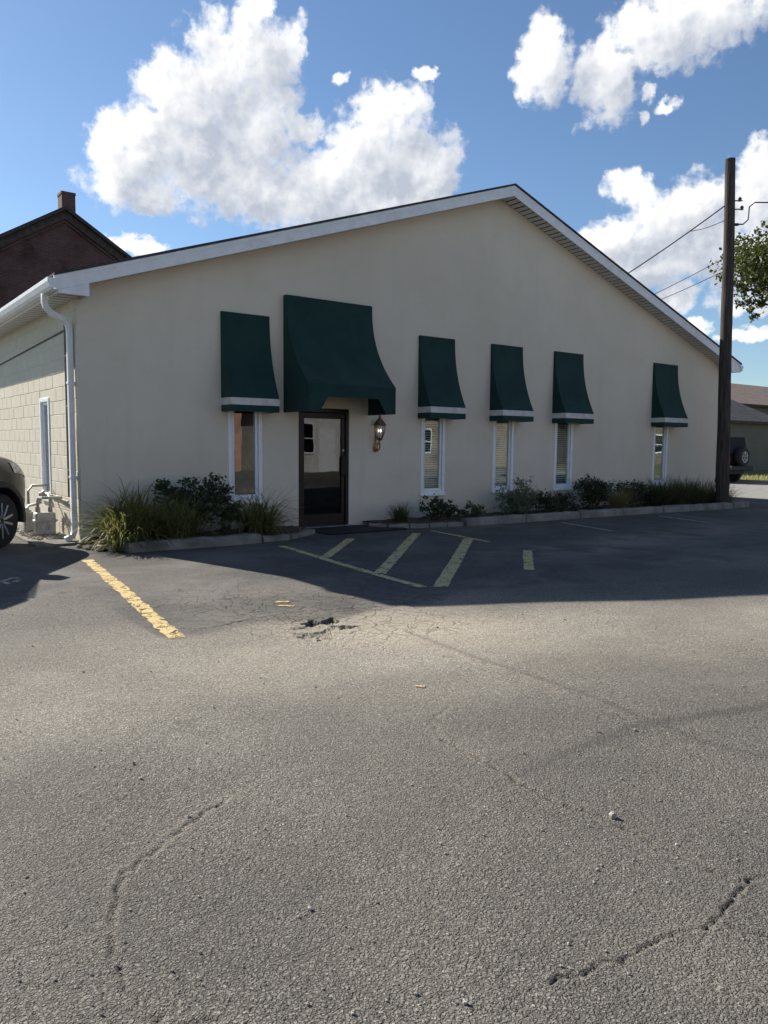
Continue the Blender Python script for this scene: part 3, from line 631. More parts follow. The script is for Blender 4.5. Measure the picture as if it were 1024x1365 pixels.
# windows
def window(a, b, z0, z1, front=True, blind=True):
    wd, ht = b - a, z1 - z0
    def mk(mbx, name, mat, par, bev=.004): return mbx.build(name, mat, par, bevel=bev)
    fr = MB(); t = .062
    # outer frame stands 15 mm proud and runs 90 mm deep
    fr.box(0, t, -.018, .09, 0, ht).box(wd - t, wd, -.018, .09, 0, ht).box(t, wd - t, -.018, .09, ht - t, ht).box(t, wd - t, -.018, .09, 0, t)
    o = fr.build('window', 'white_vinyl', office, bevel=.005)
    o.location = (a, 0, z0) if front else (0, b, z0)
    if not front: o.rotation_euler = (0, 0, R(-90))
    s = MB(); t2 = .046; x0, x1 = t + .002, wd - t - .002; q0, q1 = t + .002, ht - t - .002
    s.box(x0, x0 + t2, .012, .06, q0, q1).box(x1 - t2, x1, .012, .06, q0, q1).box(x0 + t2, x1 - t2, .012, .06, q1 - t2, q1).box(x0 + t2, x1 - t2, .012, .06, q0, q0 + t2)
    mk(s, 'sash', 'white_vinyl', o); MB().box(-.015, wd + .015, -.042, -.0185, -.03, .012).build('sill', 'white_vinyl', o, bevel=.004)
    MB().box(x0 + t2 - .004, x1 - t2 + .004, .034, .040, q0 + t2 - .004, q1 - t2 + .004).build('pane', 'window_glass', o)
    if blind:
        bl = MB(); n = int((q1 - q0) / .044)
        for i in range(n):
            z = q0 + .02 + i * .044; bl.add([(x0, .092, z - .010), (x1, .092, z - .010), (x1, .130, z + .012), (x0, .130, z + .012)], [(0, 1, 2, 3)])
        bl.box(x0, x1, .085, .135, q1 - .04, q1)
        tag(bl.build('blind', 'blind_slat', o), kind='stuff')
        MB().tube([(x1 - .06, .085, q0 + .3), (x1 - .06, .085, q1 - .04)], .004, 6).build('blind_wand', 'white_vinyl', o)
    return o
for i, (a, b) in enumerate(WINS): window(a, b, WZ0, WZ1, True, i > 0)
window(SW[0], SW[1], SW[2], SW[3], False, True)
# glazed entrance door
door = MB(); a, b = DOOR[0], DOOR[1]
door.box(a + .002, a + .055, .02, .14, .02, 1.998).box(b - .055, b - .002, .02, .14, .02, 1.998).box(a + .055, b - .055, .02, .14, 1.93, 1.998)
door = door.build('door', 'bronze', office, bevel=.004)
lf = MB().box(a + .062, a + .13, .045, .09, .035, 1.922).box(b - .13, b - .062, .045, .09, .035, 1.922).box(a + .13, b - .13, .045, .09, 1.83, 1.922).box(a + .13, b - .13, .045, .09, .035, .22)
lf.build('door_leaf', 'bronze', door, bevel=.004)
MB().box(a + .126, b - .126, .064, .070, .216, 1.834).build('pane', 'door_glass', door)
MB().tube([(b - .10, .05, .86), (b - .10, -.005, .88), (b - .10, -.012, .95), (b - .10, -.012, 1.12), (b - .10, -.005, 1.19), (b - .10, .05, 1.21)], .012, 8).build('handle', 'dark_steel', door, smooth=True)
MB().lathe([(.02, .03), (.024, .044), (.012, .046)], 14, (b - .10, 0, 1.30), 'y').build('lock', 'galvanised', door)
MB().box(a + .2, b - .2, .095, .13, 1.0, 1.05).build('push_bar', 'galvanised', door)
MB().box(a - .04, b + .04, -.10, .15, 0.0, .022).build('threshold', 'galvanised', door, bevel=.006)
# conduit along the block wall
cd = MB().tube([(-.022, .50, .62), (-.022, .50, 3.05)], .03, 8).build('conduit', 'brown_pipe', None, True, loc=C, rz=TH)
tag(cd, 'brown vertical conduit running up the block wall beside the downspout', 'conduit')
MB().tube([(-.016, .51, 2.98), (-.016, 7.5, 2.78)], .011, 6).build('cable', 'wire_black', cd, True)
MB().box(-.045, -.006, .47, .53, 3.03, 3.10).build('junction_cap', 'dark_steel', cd, bevel=.004)
for z in (1.0, 1.9, 2.6): MB().box(-.05, -.006, .47, .53, z, z + .02).build('clip', 'galvanised', cd)

# ---------------------------------------------------------------- awnings
def awning(u0, u1, zt, zk, zb, vt, vk, label, striped=True, power=2.1):
    root = tag(empty('awning', B(u0, 0, zb), TH), label, 'awning', 'green window awnings' if striped else None)
    wd = u1 - u0; n = 16
    prof = [(vt + (vk - vt) * (i / n) ** power, zt - zb - (zt - zk) * (i / n)) for i in range(n + 1)]
    def canopy_side(mb, x):
        vs = [(x, 0, zt - zb)] + [(x, -v, z) for v, z in prof] + [(x, 0, zk - zb)]
        mb.add([(x, -.001, z) for v, z in prof] + [(x, -v, z) for v, z in prof], [(i, i + 1, n + 2 + i, n + 1 + i) for i in range(n)])
    mb = MB(); nx_ = 6; vs = []
    for i, (v, z) in enumerate(prof):
        for k in range(nx_ + 1):
            fx = k / nx_; sag = -.010 * math.sin(math.pi * fx) * math.sin(math.pi * i / n)
            vs.append((wd * fx, -v - sag, z + random.uniform(-.001, .001)))
    mb.add(vs, [(i * (nx_ + 1) + k, i * (nx_ + 1) + k + 1, (i + 1) * (nx_ + 1) + k + 1, (i + 1) * (nx_ + 1) + k) for i in range(n) for k in range(nx_)])
    mb.quad((0, -.001, zt - zb), (wd, -.001, zt - zb), (wd, -vt, zt - zb), (0, -vt, zt - zb))
    mb.build('canopy', 'green_canvas', root, smooth=False)
    for x in (0.0, wd):
        sd = MB(); canopy_side(sd, x); sd.build('side_panel', 'green_canvas', root)
    zv = zk - zb
    def ring(z0, z1, name, mat, off=0.0):
        vv = vk + off
        MB().add([(0 - off, -.001, z0), (0 - off, -vv, z0), (wd + off, -vv, z0), (wd + off, -.001, z0), (0 - off, -.001, z1), (0 - off, -vv, z1), (wd + off, -vv, z1), (wd + off, -.001, z1)],
                 [(0, 1, 5, 4), (1, 2, 6, 5), (2, 3, 7, 6)]).build(name, mat, root)
    if striped:
        ring(zv - .105, zv + .001, 'stripe', 'stripe_fabric', .002); ring(0, zv - .105, 'valance', 'green_canvas', .0)
    else:
        lg, sl_, zn = .20, .15, zv - .20
        va = MB()
        va.add([(0, -vk, zv), (wd, -vk, zv), (wd, -vk, zn), (wd - lg - sl_, -vk, zn), (lg + sl_, -vk, zn), (0, -vk, zn)], [(0, 1, 2, 3, 4, 5)])
        va.add([(0, -vk, zn), (lg + sl_, -vk, zn), (lg, -vk, 0), (0, -vk, 0)], [(0, 1, 2, 3)]); va.add([(wd, -vk, zn), (wd - lg - sl_, -vk, zn), (wd - lg, -vk, 0), (wd, -vk, 0)], [(0, 1, 2, 3)])
        for x in (0, wd): va.quad((x, -.001, zv), (x, -vk, zv), (x, -vk, 0), (x, -.001, 0))
        va.build('valance', 'green_canvas', root)
    r = .011; fz = .02
    fm = MB().tube([(.015, -.02, fz), (.015, -vk + .015, fz), (wd - .015, -vk + .015, fz), (wd - .015, -.02, fz)] if striped else [(.015, -.02, fz), (.015, -vk + .015, fz)], r, 6)
    if not striped: fm.tube([(wd - .015, -.02, fz), (wd - .015, -vk + .015, fz)], r, 6).tube([(.015, -vk + .015, zv - .01), (wd - .015, -vk + .015, zv - .01)], r, 6).tube([(wd - .015, -.4, fz), (wd - .015, -.4, zv + .1)], r, 6)
    for x in (.015, wd - .015): fm.tube([(x, -v + .014, z - .01) for v, z in prof[2:]], r, 6)
    fm.build('frame', 'dark_steel', root)
    return root
awning(2.09, 2.90, 3.39, 2.09, 1.885, .045, .36, 'green awning with one pale stripe over the unblinded window left of the entrance')
aw_l = ['green striped awning over the window beside the wall lantern', 'green striped awning over the second window after the wall lantern', 'green striped awning over the third window after the wall lantern', 'green striped awning over the window beside the utility pole']
for (x0, x1), lb in zip(((5.95, 6.79), (7.76, 8.61), (9.58, 10.48), (13.06, 14.0)), aw_l):
    awning(x0, x1, 3.375, 2.09, 1.885, .045, .375, lb)
awning(3.17, 4.84, 3.755, 2.34, 1.905, .10, .79, 'large plain dark green awning with notched valance over the entrance door', False, 2.3)

# ---------------------------------------------------------------- wall lantern
lan = tag(empty('wall_lantern', B(5.0, 0, 1.27), TH), 'copper coach lantern mounted on the wall beside the entrance', 'lantern')
MB().lathe([(.0, -.001), (.055, -.001), (.05, -.02), (.02, -.028)], 16, (0, 0, .07), 'y').build('back_plate', 'copper', lan, True)
MB().box(-.045, .045, -.018, -.001, .0, .15).build('wall_plate', 'copper', lan, bevel=.006)
sc_ = [(0, -.02, .06)] + [(0, -.10 - .055 * math.cos(a), .115 + .055 * math.sin(a)) for a in [math.pi * (0 - .05 + i / 8 * 1.2) - math.pi / 2 for i in range(9)]]
MB().tube([(0, -.02, .05), (0, -.07, .03), (0, -.12, .05), (0, -.14, .10), (0, -.13, .17), (0, -.13, .22)], .012, 8).build('arm', 'copper', lan, True)
MB().tube([(0, -.13, .16), (0, -.095, .175), (0, -.075, .15), (0, -.09, .125), (0, -.108, .14)], .008, 8).build('scroll', 'copper', lan, True)
MB().lathe([(.02, .20), (.05, .22), (.062, .235), (.05, .25)], 8, (0, -.13, 0)).build('lower_cap', 'copper', lan, True)
for k in range(8):
    a = 2 * math.pi * k / 8
    MB().tube([(.05 * math.cos(a), -.13 + .05 * math.sin(a), .245), (.088 * math.cos(a), -.13 + .088 * math.sin(a), .34), (.094 * math.cos(a), -.13 + .094 * math.sin(a), .42), (.085 * math.cos(a), -.13 + .085 * math.sin(a), .47)], .0055, 6).build('rib', 'copper', lan, True)
MB().lathe([(.046, .245), (.083, .34), (.089, .42), (.08, .468)], 16, (0, -.13, 0)).build('glass_body', 'window_glass', lan, True)
MB().lathe([(.112, .462), (.118, .475), (.10, .50), (.06, .555), (.022, .595), (.016, .61), (.022, .622), (.008, .645), (.001, .652)], 8, (0, -.13, 0)).build('cap', 'copper', lan, False)
MB().box(-.012, .012, -.025, -.001, .14, .5).box(-.012, .012, -.11, -.02, .478, .492).build('stem', 'copper', lan)
for x in (-.022, .022):
    MB().tube([(x, -.13, .25), (x, -.13, .34)], .009, 8).build('candle', 'white_vinyl', lan)
    MB().ball((x, -.13, .375), .013, .013, .03, 10, 6).build('lamp_bulb', 'bulb', lan, True)
mat_o = MB().box(3.42, 4.95, -1.02, -.16, .010, .024); mm = mat_o.build('door_mat', 'black_rubber', None, bevel=.004, loc=C, rz=TH)
tag(mm, 'black rubber mat lying before the entrance door', 'mat')

# ---------------------------------------------------------------- beds and kerbs
def bed(name, uvs, label, z=.07):
    mb = MB(); poly = [(B(u, v).x, B(u, v).y) for u, v in uvs]
    u0, u1 = min(p[0] for p in uvs), max(p[0] for p in uvs); nu = int((u1 - u0) / .12) + 1; nv = 9; vs = []
    top = lambda u: np.interp(u, [p[0] for p in uvs], [p[1] for p in uvs])
    for i in range(nu + 1):
        u = u0 + (u1 - u0) * i / nu
        for k in range(nv + 1):
            v = .002 + (top(u) - .002) * k / nv; p = B(u, v); vs.append((p.x, p.y, z + random.uniform(-.02, .02) - (.05 if k == nv else 0)))
    mb.add(vs, [(i * (nv + 1) + k, (i + 1) * (nv + 1) + k, (i + 1) * (nv + 1) + k + 1, i * (nv + 1) + k + 1) for i in range(nu) for k in range(nv)])
    return tag(mb.build(name, 'mulch', None, True), label, kind='structure')
bed('planting_bed', [(.03, .95), (.4, 1.14), (2.5, 1.12), (3.3, .55)], 'brown mulched bed left of the entrance')
bed('planting_bed', [(4.72, .5), (5.1, .82), (6.2, 1.03), (8, 1.1), (14.4, 1.3), (15.3, 1.05)], 'brown mulched bed right of the entrance')
def kerb_stone(p, q, hgt, wd, par, rnd_end=False):
    p, q = Vector(p), Vector(q); L = (q - p).length; t = (q - p).normalized(); n = max(4, int(L / .09)); mb = MB(); vs = []
    for i in range(n + 1):
        f = i / n; e = 1.0
        if i in (0, n): e = .82
        for (a, b) in ((-.5, 0), (-.5, .7), (-.36, .97), (.30, 1.0), (.47, .78), (.5, 0)):
            vs.append((f * L, a * wd * e + random.uniform(-.006, .006), b * hgt * (.94 if e < 1 else 1) + (random.uniform(-.008, .008) if b else -.02)))
    m = 6
    mb.add(vs, [(i * m + k, i * m + k + 1, (i + 1) * m + k + 1, (i + 1) * m + k) for i in range(n) for k in range(m - 1)] + [tuple(range(m)), tuple(n * m + k for k in range(m - 1, -1, -1))])
    o = mb.build('kerb_stone', 'old_concrete', par, True); o.location = p; o.rotation_euler = (0, 0, math.atan2(t.y, t.x)); return o
kl = tag(empty('kerb'), 'weathered concrete kerb edging the left bed', kind='structure')
kerb_stone(B(.22, 1.20), B(2.12, 1.16), .13, .20, kl); kerb_stone(B(2.16, 1.15), B(2.62, 1.10), .085, .17, kl); kerb_stone(B(2.66, 1.06), B(3.32, .62), .07, .16, kl)
kr = tag(empty('kerb'), 'long weathered concrete kerb edging the right bed', kind='structure')
pl = [(4.60, .42), (4.78, .70), (5.10, .86), (5.45, .95), (5.80, 1.01), (6.15, 1.05)]
for a, b in zip(pl[:-1], pl[1:]): kerb_stone(B(*a), B(*b) + (B(*a) - B(*b)).normalized() * .015, .075, .13, kr)
pl = [(6.17, 1.06), (7.6, 1.13), (9.1, 1.15), (10.4, 1.19), (11.7, 1.27), (12.9, 1.36), (14.2, 1.44), (14.95, 1.42)]
for i, (a, b) in enumerate(zip(pl[:-1], pl[1:])): kerb_stone(B(*a), B(*b) + (B(*a) - B(*b)).normalized() * .02, .14, .19, kr)
kerb_stone(B(14.97, 1.40), B(15.35, 1.02), .12, .18, kr)
def rock(p, r, name, label, mat='stone', cat='stone', grp=None, flat=.6):
    o = MB().ball((0, 0, r * flat * .7), r, r * .8, r * flat, 8, 5, .22).build(name, mat, None, False, loc=p, rz=random.uniform(0, 6)); return tag(o, label, cat, grp)
rock(B(-.02, .86, -.005), .09, 'rubble_stone', 'pale rubble stone by the foot of the downspout', grp='rubble at the corner of the bed')
rock(B(.10, 1.02, -.005), .075, 'rubble_stone', 'pale rubble stone by the foot of the downspout', grp='rubble at the corner of the bed')
rock(B(-.10, .66, -.005), .06, 'rubble_stone', 'pale rubble stone by the foot of the downspout', grp='rubble at the corner of the bed')
rock(B(-.16, .42, -.005), .05, 'rubble_stone', 'pale rubble stone by the foot of the downspout', grp='rubble at the corner of the bed')
p = G(817, 1092); rock((p.x, p.y, gz(p.x, p.y) - .001), .017, 'pebble', 'small pale pebble lying loose on the asphalt beside a long crack', cat='pebble', flat=.85)

# ---------------------------------------------------------------- plants
def set_tone(me, tones):
    me.attributes.new('tone', 'FLOAT', 'FACE').data.foreach_set('value', np.array(tones, dtype=np.float32))
def blades(n, length, width, lean, droop, base_r, seed, seg=5, up=1.0):
    rn = random.Random(seed); V = []; Fs = []; T = []
    for _ in range(n):
        a = rn.uniform(0, 2 * math.pi); rb = base_r * math.sqrt(rn.random()); ab = rn.uniform(0, 2 * math.pi)
        p = Vector((rb * math.cos(ab), rb * math.sin(ab), -.02)); L = length * rn.uniform(.55, 1.1); el_ = R(90) - abs(rn.gauss(0, lean)) * .8 - .1
        hd = Vector((math.cos(a), math.sin(a), 0)); sd = Vector((-hd.y, hd.x, 0)); b = len(V); wd = width * rn.uniform(.6, 1.2); dr = droop * rn.uniform(.5, 1.5); tw = rn.uniform(-.5, .5)
        for i in range(seg + 1):
            f = i / seg; wv = wd * (1 - f ** 2.2) * (.6 + .8 * f if f < .5 else 1) + .0006; s2 = (sd + Vector((0, 0, tw * f))).normalized()
            V += [tuple(p - s2 * wv / 2), tuple(p + s2 * wv / 2)]
            e2 = el_ - dr * (f ** 1.5) * 2.0; p = p + (hd * math.cos(e2) + Vector((0, 0, 1)) * math.sin(e2)) * (L / seg) * up
            if p.z < .012: p.z = .012
        tn = rn.random()
        for i in range(seg): Fs.append((b + 2 * i, b + 2 * i + 1, b + 2 * i + 3, b + 2 * i + 2)); T.append(min(1, max(0, tn + (i / seg - .5) * .3)))
    me = bpy.data.meshes.new('blades'); me.from_pydata(V, [], Fs); set_tone(me, T)
    for pl_ in me.polygons: pl_.use_smooth = True
    return me
def leafy(lobes, n, size, seed, aspect=.6, shell=.45):
    rn = random.Random(seed); V = []; Fs = []; T = []
    tot = sum(l[3] * l[4] * l[5] for l in lobes)
    for (cx, cy, cz, rx, ry, rz) in lobes:
        k = max(20, int(n * rx * ry * rz / tot)); clumps = []
        for _ in range(max(4, k // 22)):
            d = Vector((rn.gauss(0, 1), rn.gauss(0, 1), rn.gauss(0, 1))).normalized() * (rn.random() ** shell); clumps.append((d, rn.random()))
        for _ in range(k):
            d, tn = rn.choice(clumps); d = d + Vector((rn.gauss(0, .13), rn.gauss(0, .13), rn.gauss(0, .13)))
            p = Vector((cx + d.x * rx, cy + d.y * ry, max(.03, cz + d.z * rz))); s = size * rn.uniform(.6, 1.3)
            nrm = (Vector((rn.gauss(0, 1), rn.gauss(0, 1), rn.gauss(.7, 1)))).normalized(); t = nrm.orthogonal().normalized(); t = Matrix.Rotation(rn.uniform(0, 6.28), 3, nrm) @ t; q = nrm.cross(t)
            b = len(V); fold = nrm * s * .12
            V += [tuple(p - t * s * .5), tuple(p + q * s * aspect * .5 + fold), tuple(p + t * s * .5), tuple(p - q * s * aspect * .5 + fold)]
            Fs += [(b, b + 1, b + 2), (b, b + 2, b + 3)]; v_ = min(1, max(0, tn * .7 + rn.random() * .4)); T += [v_, v_]
    me = bpy.data.meshes.new('foliage'); me.from_pydata(V, [], Fs); set_tone(me, T); return me
def clump(u, v, label, n, length, width, lean, droop, base_r, mat, seed, cat='grass', group=None, z=.06):
    o = link_mesh('grass_clump', blades(n, length, width, lean, droop, base_r, seed), M[mat], None, B(u, v, z)); return tag(o, label, cat, group)
def shrub(u, v, label, lobes, n, size, mat, seed, group=None, aspect=.6, stems=7, name='shrub', z=.06):
    root = tag(empty(name, B(u, v, z), TH), label, 'shrub', group); rn = random.Random(seed)
    link_mesh('foliage', leafy(lobes, n, size, seed, aspect), M[mat], root); sm = MB()
    for i in range(stems):
        l = lobes[i % len(lobes)]; tip = Vector((l[0] + rn.uniform(-.7, .7) * l[3], l[1] + rn.uniform(-.7, .7) * l[4], l[2] + rn.uniform(.1, .8) * l[5])); b0 = Vector((rn.uniform(-.05, .05), rn.uniform(-.05, .05), -.03))
        mid = b0.lerp(tip, .5) + Vector((rn.uniform(-.05, .05), rn.uniform(-.05, .05), .04)); sm.tube([b0, mid, tip], [.009, .006, .003], 5)
    sm.build('stem', 'twig', root); return root
lily = 'strap leaved clumps in the left bed'
clump(.55, .50, 'tall dark green strap-leaved clump by the left corner of the stucco wall', 560, 1.02, .021, .72, .80, .30, 'lily_leaf', 1, 'plant')
clump(1.02, .74, 'broad arching green clump before the dark leaved shrub in the left bed', 560, .92, .021, .85, .90, .30, 'lily_leaf', 2, 'plant')
clump(.32, .86, 'lower arching green clump at the end of the left kerb', 480, .80, .022, .85, .95, .22, 'lily_leaf', 3, 'plant')
clump(.16, 1.05, 'pale sunlit yellow-green clump spilling over the left kerb end', 70, .50, .026, .55, .8, .09, 'lily_leaf_sunlit', 4, 'plant', z=.03)  # sunlight on this clump is put into its paler leaf colour
clump(2.35, .70, 'arching olive clump under the window left of the entrance', 560, .92, .018, .85, 1.0, .22, 'lily_leaf', 5, 'plant')
shrub(1.45, .42, 'dark leaved rose bush between the grass clumps of the left bed', [(-.25, 0, .60, .38, .25, .24), (.28, .02, .62, .36, .26, .26), (.05, 0, .38, .5, .28, .25)], 2400, .058, 'rose_leaf', 11, aspect=.7, stems=10)
shrub(1.95, .55, 'small dark rose bush left of the olive clump', [(0, 0, .30, .26, .22, .24)], 620, .055, 'rose_leaf', 12, aspect=.7)
# right bed
clump(5.20, .48, 'small fine grass tuft at the entrance end of the right bed', 300, .44, .010, .6, .4, .11, 'dark_grass', 21)
shrub(5.95, .55, 'small dark bush under the window beside the lantern', [(-.08, 0, .26, .22, .2, .20), (.22, 0, .22, .2, .2, .17), (.45, .02, .12, .25, .2, .10)], 1300, .055, 'rose_leaf', 22)
shrub(6.85, .55, 'low broad leaved plant with pale stems left of the grey-green bush', [(0, 0, .18, .22, .2, .17), (.2, 0, .1, .22, .18, .09)], 420, .085, 'sage_leaf', 23, aspect=.35)
shrub(7.95, .55, 'airy grey-green feathery bush under the second window after the lantern', [(-.2, 0, .32, .28, .25, .30), (.25, 0, .38, .32, .25, .34), (.05, 0, .2, .4, .3, .18)], 3400, .055, 'sage_leaf', 24, aspect=.3, stems=26)
shrub(9.0, .62, 'low dark mounded bush right of the grey-green bush', [(-.2, 0, .22, .42, .3, .24), (.35, 0, .20, .38, .3, .22)], 2400, .055, 'rose_leaf', 25)
shrub(10.35, .55, 'tall dark rose bush beside the third window after the lantern', [(-.25, 0, .48, .36, .25, .27), (.25, 0, .42, .34, .25, .27), (0, 0, .22, .4, .25, .2)], 2300, .062, 'rose_leaf', 26, stems=10)
clump(10.75, .88, 'pale straw-tinged grass tuft before the tall rose bush', 560, .60, .013, .65, .5, .12, 'straw_grass', 27)
shrub(11.65, .55, 'dark rounded bush between straw grass and arching grass', [(-.25, 0, .30, .35, .28, .28), (.25, 0, .28, .35, .28, .26)], 2400, .055, 'rose_leaf', 28)
clump(12.3, .80, 'arching green grass clump under the last window of the stucco wall', 700, .84, .015, .68, .6, .26, 'dark_grass', 29)
clump(13.05, .75, 'dark fine grass clump beside the arching grass', 760, .76, .012, .62, .5, .30, 'dark_grass', 30)
clump(13.75, .72, 'dense dark grass mound next to the utility pole', 820, .76, .012, .65, .45, .32, 'dark_grass', 31)
clump(14.75, .80, 'dark grass tuft behind the utility pole at the wall corner', 600, .70, .012, .7, .45, .26, 'dark_grass', 32)

# ---------------------------------------------------------------- utility pole and wires
PP = B(14.37, 1.12, 0)
pole = tag(empty('utility_pole', PP), 'dark weathered wooden utility pole at the end of the kerb', 'pole')
zs = [0, .5, 1.5, 3, 4.5, 6, 7.2, 7.98]
MB().tube([(-.025 * z, 0, z - .15) for z in [0]] + [(-.022 * z + .01 * math.sin(z * 1.3), .006 * math.sin(z), z) for z in zs[1:]], [.155, .15, .145, .138, .13, .122, .114, .11], 18).build('shaft', 'pole_wood', pole, True)
def pz(z): return Vector((-.022 * z, 0, z))
for z, L in ((7.05, .20), (6.86, .22)):
    MB().tube([pz(z) + Vector((.08, -.02, 0)), pz(z) + Vector((.08 + L, -.03, 0))], .014, 6).build('bracket', 'dark_steel', pole)
for dx, z in ((.22, 7.03), (.27, 6.84)):
    MB().lathe([(.015, -.05), (.042, -.04), (.03, -.01), (.045, .01), (.028, .035), (.015, .05)], 12, tuple(pz(z) + Vector((dx, -.03, .05)))).build('insulator', 'porcelain', pole, True)
MB().box(.07, .22, -.03, .03, 6.50, 6.55).build('clamp', 'dark_steel', pole, loc=(-.15, 0, 0))
def wire(name, a, b, sag, r, label, grp=None, n=24):
    a, b = Vector(a), Vector(b); o = MB().tube([a.lerp(b, i / n) - Vector((0, 0, sag * 4 * (i / n) * (1 - i / n))) for i in range(n + 1)], r, 6).build(name, 'wire_black', None, True)
    return tag(o, label, 'wire', grp)
w1a = PP + pz(6.95) + Vector((-.10, 0, 0)); w1b = B(14.6, -9.2, roof_z(14.6) + .05)
wire('overhead_wire', w1a, w1b, .42, .016, 'black service wire sagging from the pole top down to the office roof')
wire('overhead_wire', PP + pz(6.62) + Vector((-.1, 0, 0)), w1a.lerp(w1b, .09) - Vector((0, 0, .13)), .04, .008, 'short black jumper wire looping from the pole to the service wire', n=8)
ra = PP + pz(6.5) + Vector((.12, -.03, .02)); far = PP + Vector((16, -6.5, 7.0))
pts = [ra, ra + Vector((.18, -.02, -.0)), ra + Vector((.28, -.04, .10)), ra + Vector((.29, -.05, .38)), ra + Vector((.40, -.08, .47))]
for i in range(1, 17): f = i / 16; pts.append((ra + Vector((.40, -.08, .47))).lerp(far, f) - Vector((0, 0, .5 * 4 * f * (1 - f))))
tag(MB().tube(pts, .016, 6).build('overhead_wire', 'wire_black', None, True), 'thick black cable with a drip loop leaving the pole towards the tree', 'wire')
def px_at(px, py, dist):
    r = ray(px, py); return Vector((0, 0, CAM_H)) + r * (dist / math.hypot(r.x, r.y))
wire('overhead_wire', px_at(840, 407, 27), px_at(1090, 271, 24.5), .12, .010, 'thin black wire crossing behind the pole into the tree', 'thin wires behind the pole')
wire('overhead_wire', px_at(850, 412, 27), px_at(1100, 290, 24.5), .12, .010, 'thin black wire crossing behind the pole into the tree', 'thin wires behind the pole')

# ---------------------------------------------------------------- tree by the side street
tp = px_at(1102, 640, 25.5); tp.z = 0
tree = tag(empty('tree', tp), 'leafy broad crowned tree standing beside the side street', 'tree')
MB().tube([(0, 0, -.2), (.03, 0, .8), (-.02, .05, 2.2), (.1, 0, 3.8), (.05, .1, 5.4), (.1, .1, 7.6), (.1, .1, 8.8)], [.30, .24, .2, .17, .13, .07, .03], 12).build('trunk', 'bark', tree, True)
lb = MB(); rn = random.Random(5); lobes = []
for i, (dx, dy, dz, r_) in enumerate([(-2.6, -.3, 6.85, .95), (-1.9, .4, 7.5, 1.0), (-1.2, -.8, 8.1, 1.1), (0, .3, 8.8, 1.25), (1.3, .4, 8.1, 1.2), (2.3, -.2, 7.1, 1.1), (.6, -1.6, 7.2, 1.2), (-.3, 1.7, 7.2, 1.2), (-1.75, -1.1, 6.45, .9), (1.2, 1.6, 6.4, 1.0), (-2.15, .1, 6.0, .55), (.2, -.2, 7.4, 1.4)]):
    lobes.append((dx, dy, dz, r_, r_, r_ * .72)); b0 = Vector((.08, .05, 3.6 + .25 * (i % 6))); tip = Vector((dx, dy, dz - .55)); lb.tube([b0, b0.lerp(tip, .5) + Vector((0, 0, .35)), tip, tip + Vector((dx * .1, dy * .1, .3))], [.07, .045, .022, .008], 6)
lb.build('limb', 'bark', tree, True)
link_mesh('crown', leafy([(a, b, c - .55, d, e, f) for a, b, c, d, e, f in lobes], 26000, .115, 77, .75, .40), M['tree_leaf'], tree)

# ---------------------------------------------------------------- brick building behind, at the left
def lbox(root, name, mat, *a, **k): return MB().box(*a).build(name, mat, root, **k)
VB = 22.0
bb = tag(empty('brick_building', B(0, -VB - 2.0, 0), TH), 'old dark red brick gabled building with a chimney behind the office', 'building')
ua, za, sb = 6.05, 11.05, .62; hw = 6.2
def bz(u): return za - sb * abs(u - ua)
MB().prism([(ua - hw, 0), (ua + hw, 0), (ua + hw, bz(ua + hw) - .1), (ua, za - .1), (ua - hw, bz(ua - hw) - .1)], 'y', 0, 16).build('wall', 'dark_brick', bb)
for s in (-1, 1):
    e = ua + s * (hw + .35)
    MB().prism([(ua, za), (e, bz(e)), (e, bz(e) + .16), (ua, za + .16)], 'y', -.35, 16.3).build('roof', 'slate_dark', bb)
    MB().prism([(ua, za - .34), (e, bz(e) - .34), (e, bz(e) - .005), (ua, za - .005)], 'y', -.18, -.002).build('cornice', 'dark_wood_trim', bb)
    MB().prism([(ua, za - .48), (e - s * .3, bz(e - s * .3) - .48), (e - s * .3, bz(e - s * .3) - .342), (ua, za - .342)], 'y', -.08, -.003).build('brick_course', 'dark_brick', bb)
ch = MB().box(ua + .08, ua + .64, .6, 1.25, za - .9, za + 1.0).build('chimney', 'dark_brick', bb)
MB().box(ua + .06, ua + .66, .58, 1.27, za + .90, za + 1.01).build('chimney_cap', 'dark_brick', ch)

# ---------------------------------------------------------------- house across the side street
HV = -12.5
hs = tag(empty('house', B(28.5, HV, 0), TH), 'low olive sided house with brown shingle roofs across the street', 'house')
HL = 15.4
lbox(hs, 'wall', 'olive_siding', 0, HL, 0, 9, -.1, 2.78)
lbox(hs, 'wall', 'olive_siding', 6, 52, 5.5, 16, -.1, 4.35)
ov = .35
def hip(x0, x1, y0, y1, z, rise, inset):
    a, b, c, d = (x0, y0, z), (x1, y0, z), (x1, y1, z), (x0, y1, z); ym = (y0 + y1) / 2; e, f = (x0 + inset, ym, z + rise), (x1 - inset, ym, z + rise)
    return MB().add([a, b, c, d, e, f, *[(p[0], p[1], z - .12) for p in (a, b, c, d)]], [(0, 1, 5, 4), (1, 2, 5), (2, 3, 4, 5), (3, 0, 4), (6, 9, 8, 7), (0, 6, 7, 1), (1, 7, 8, 2), (2, 8, 9, 3), (3, 9, 6, 0)])
hip(-ov, HL + ov, -ov, 9.35, 2.92, 2.9, 4.4).build('roof', 'brown_shingle', hs)
hip(5.6, 52.4, 5.1, 16.4, 4.45, 2.15, .4).build('roof', 'brown_shingle', hs)
MB().box(-ov - .01, HL + ov + .01, -ov - .025, -ov - .001, 2.76, 2.90).build('fascia', 'dark_wood_trim', hs)
MB().box(5.58, 52.4, 5.07, 5.098, 4.28, 4.44).build('fascia', 'dark_wood_trim', hs)
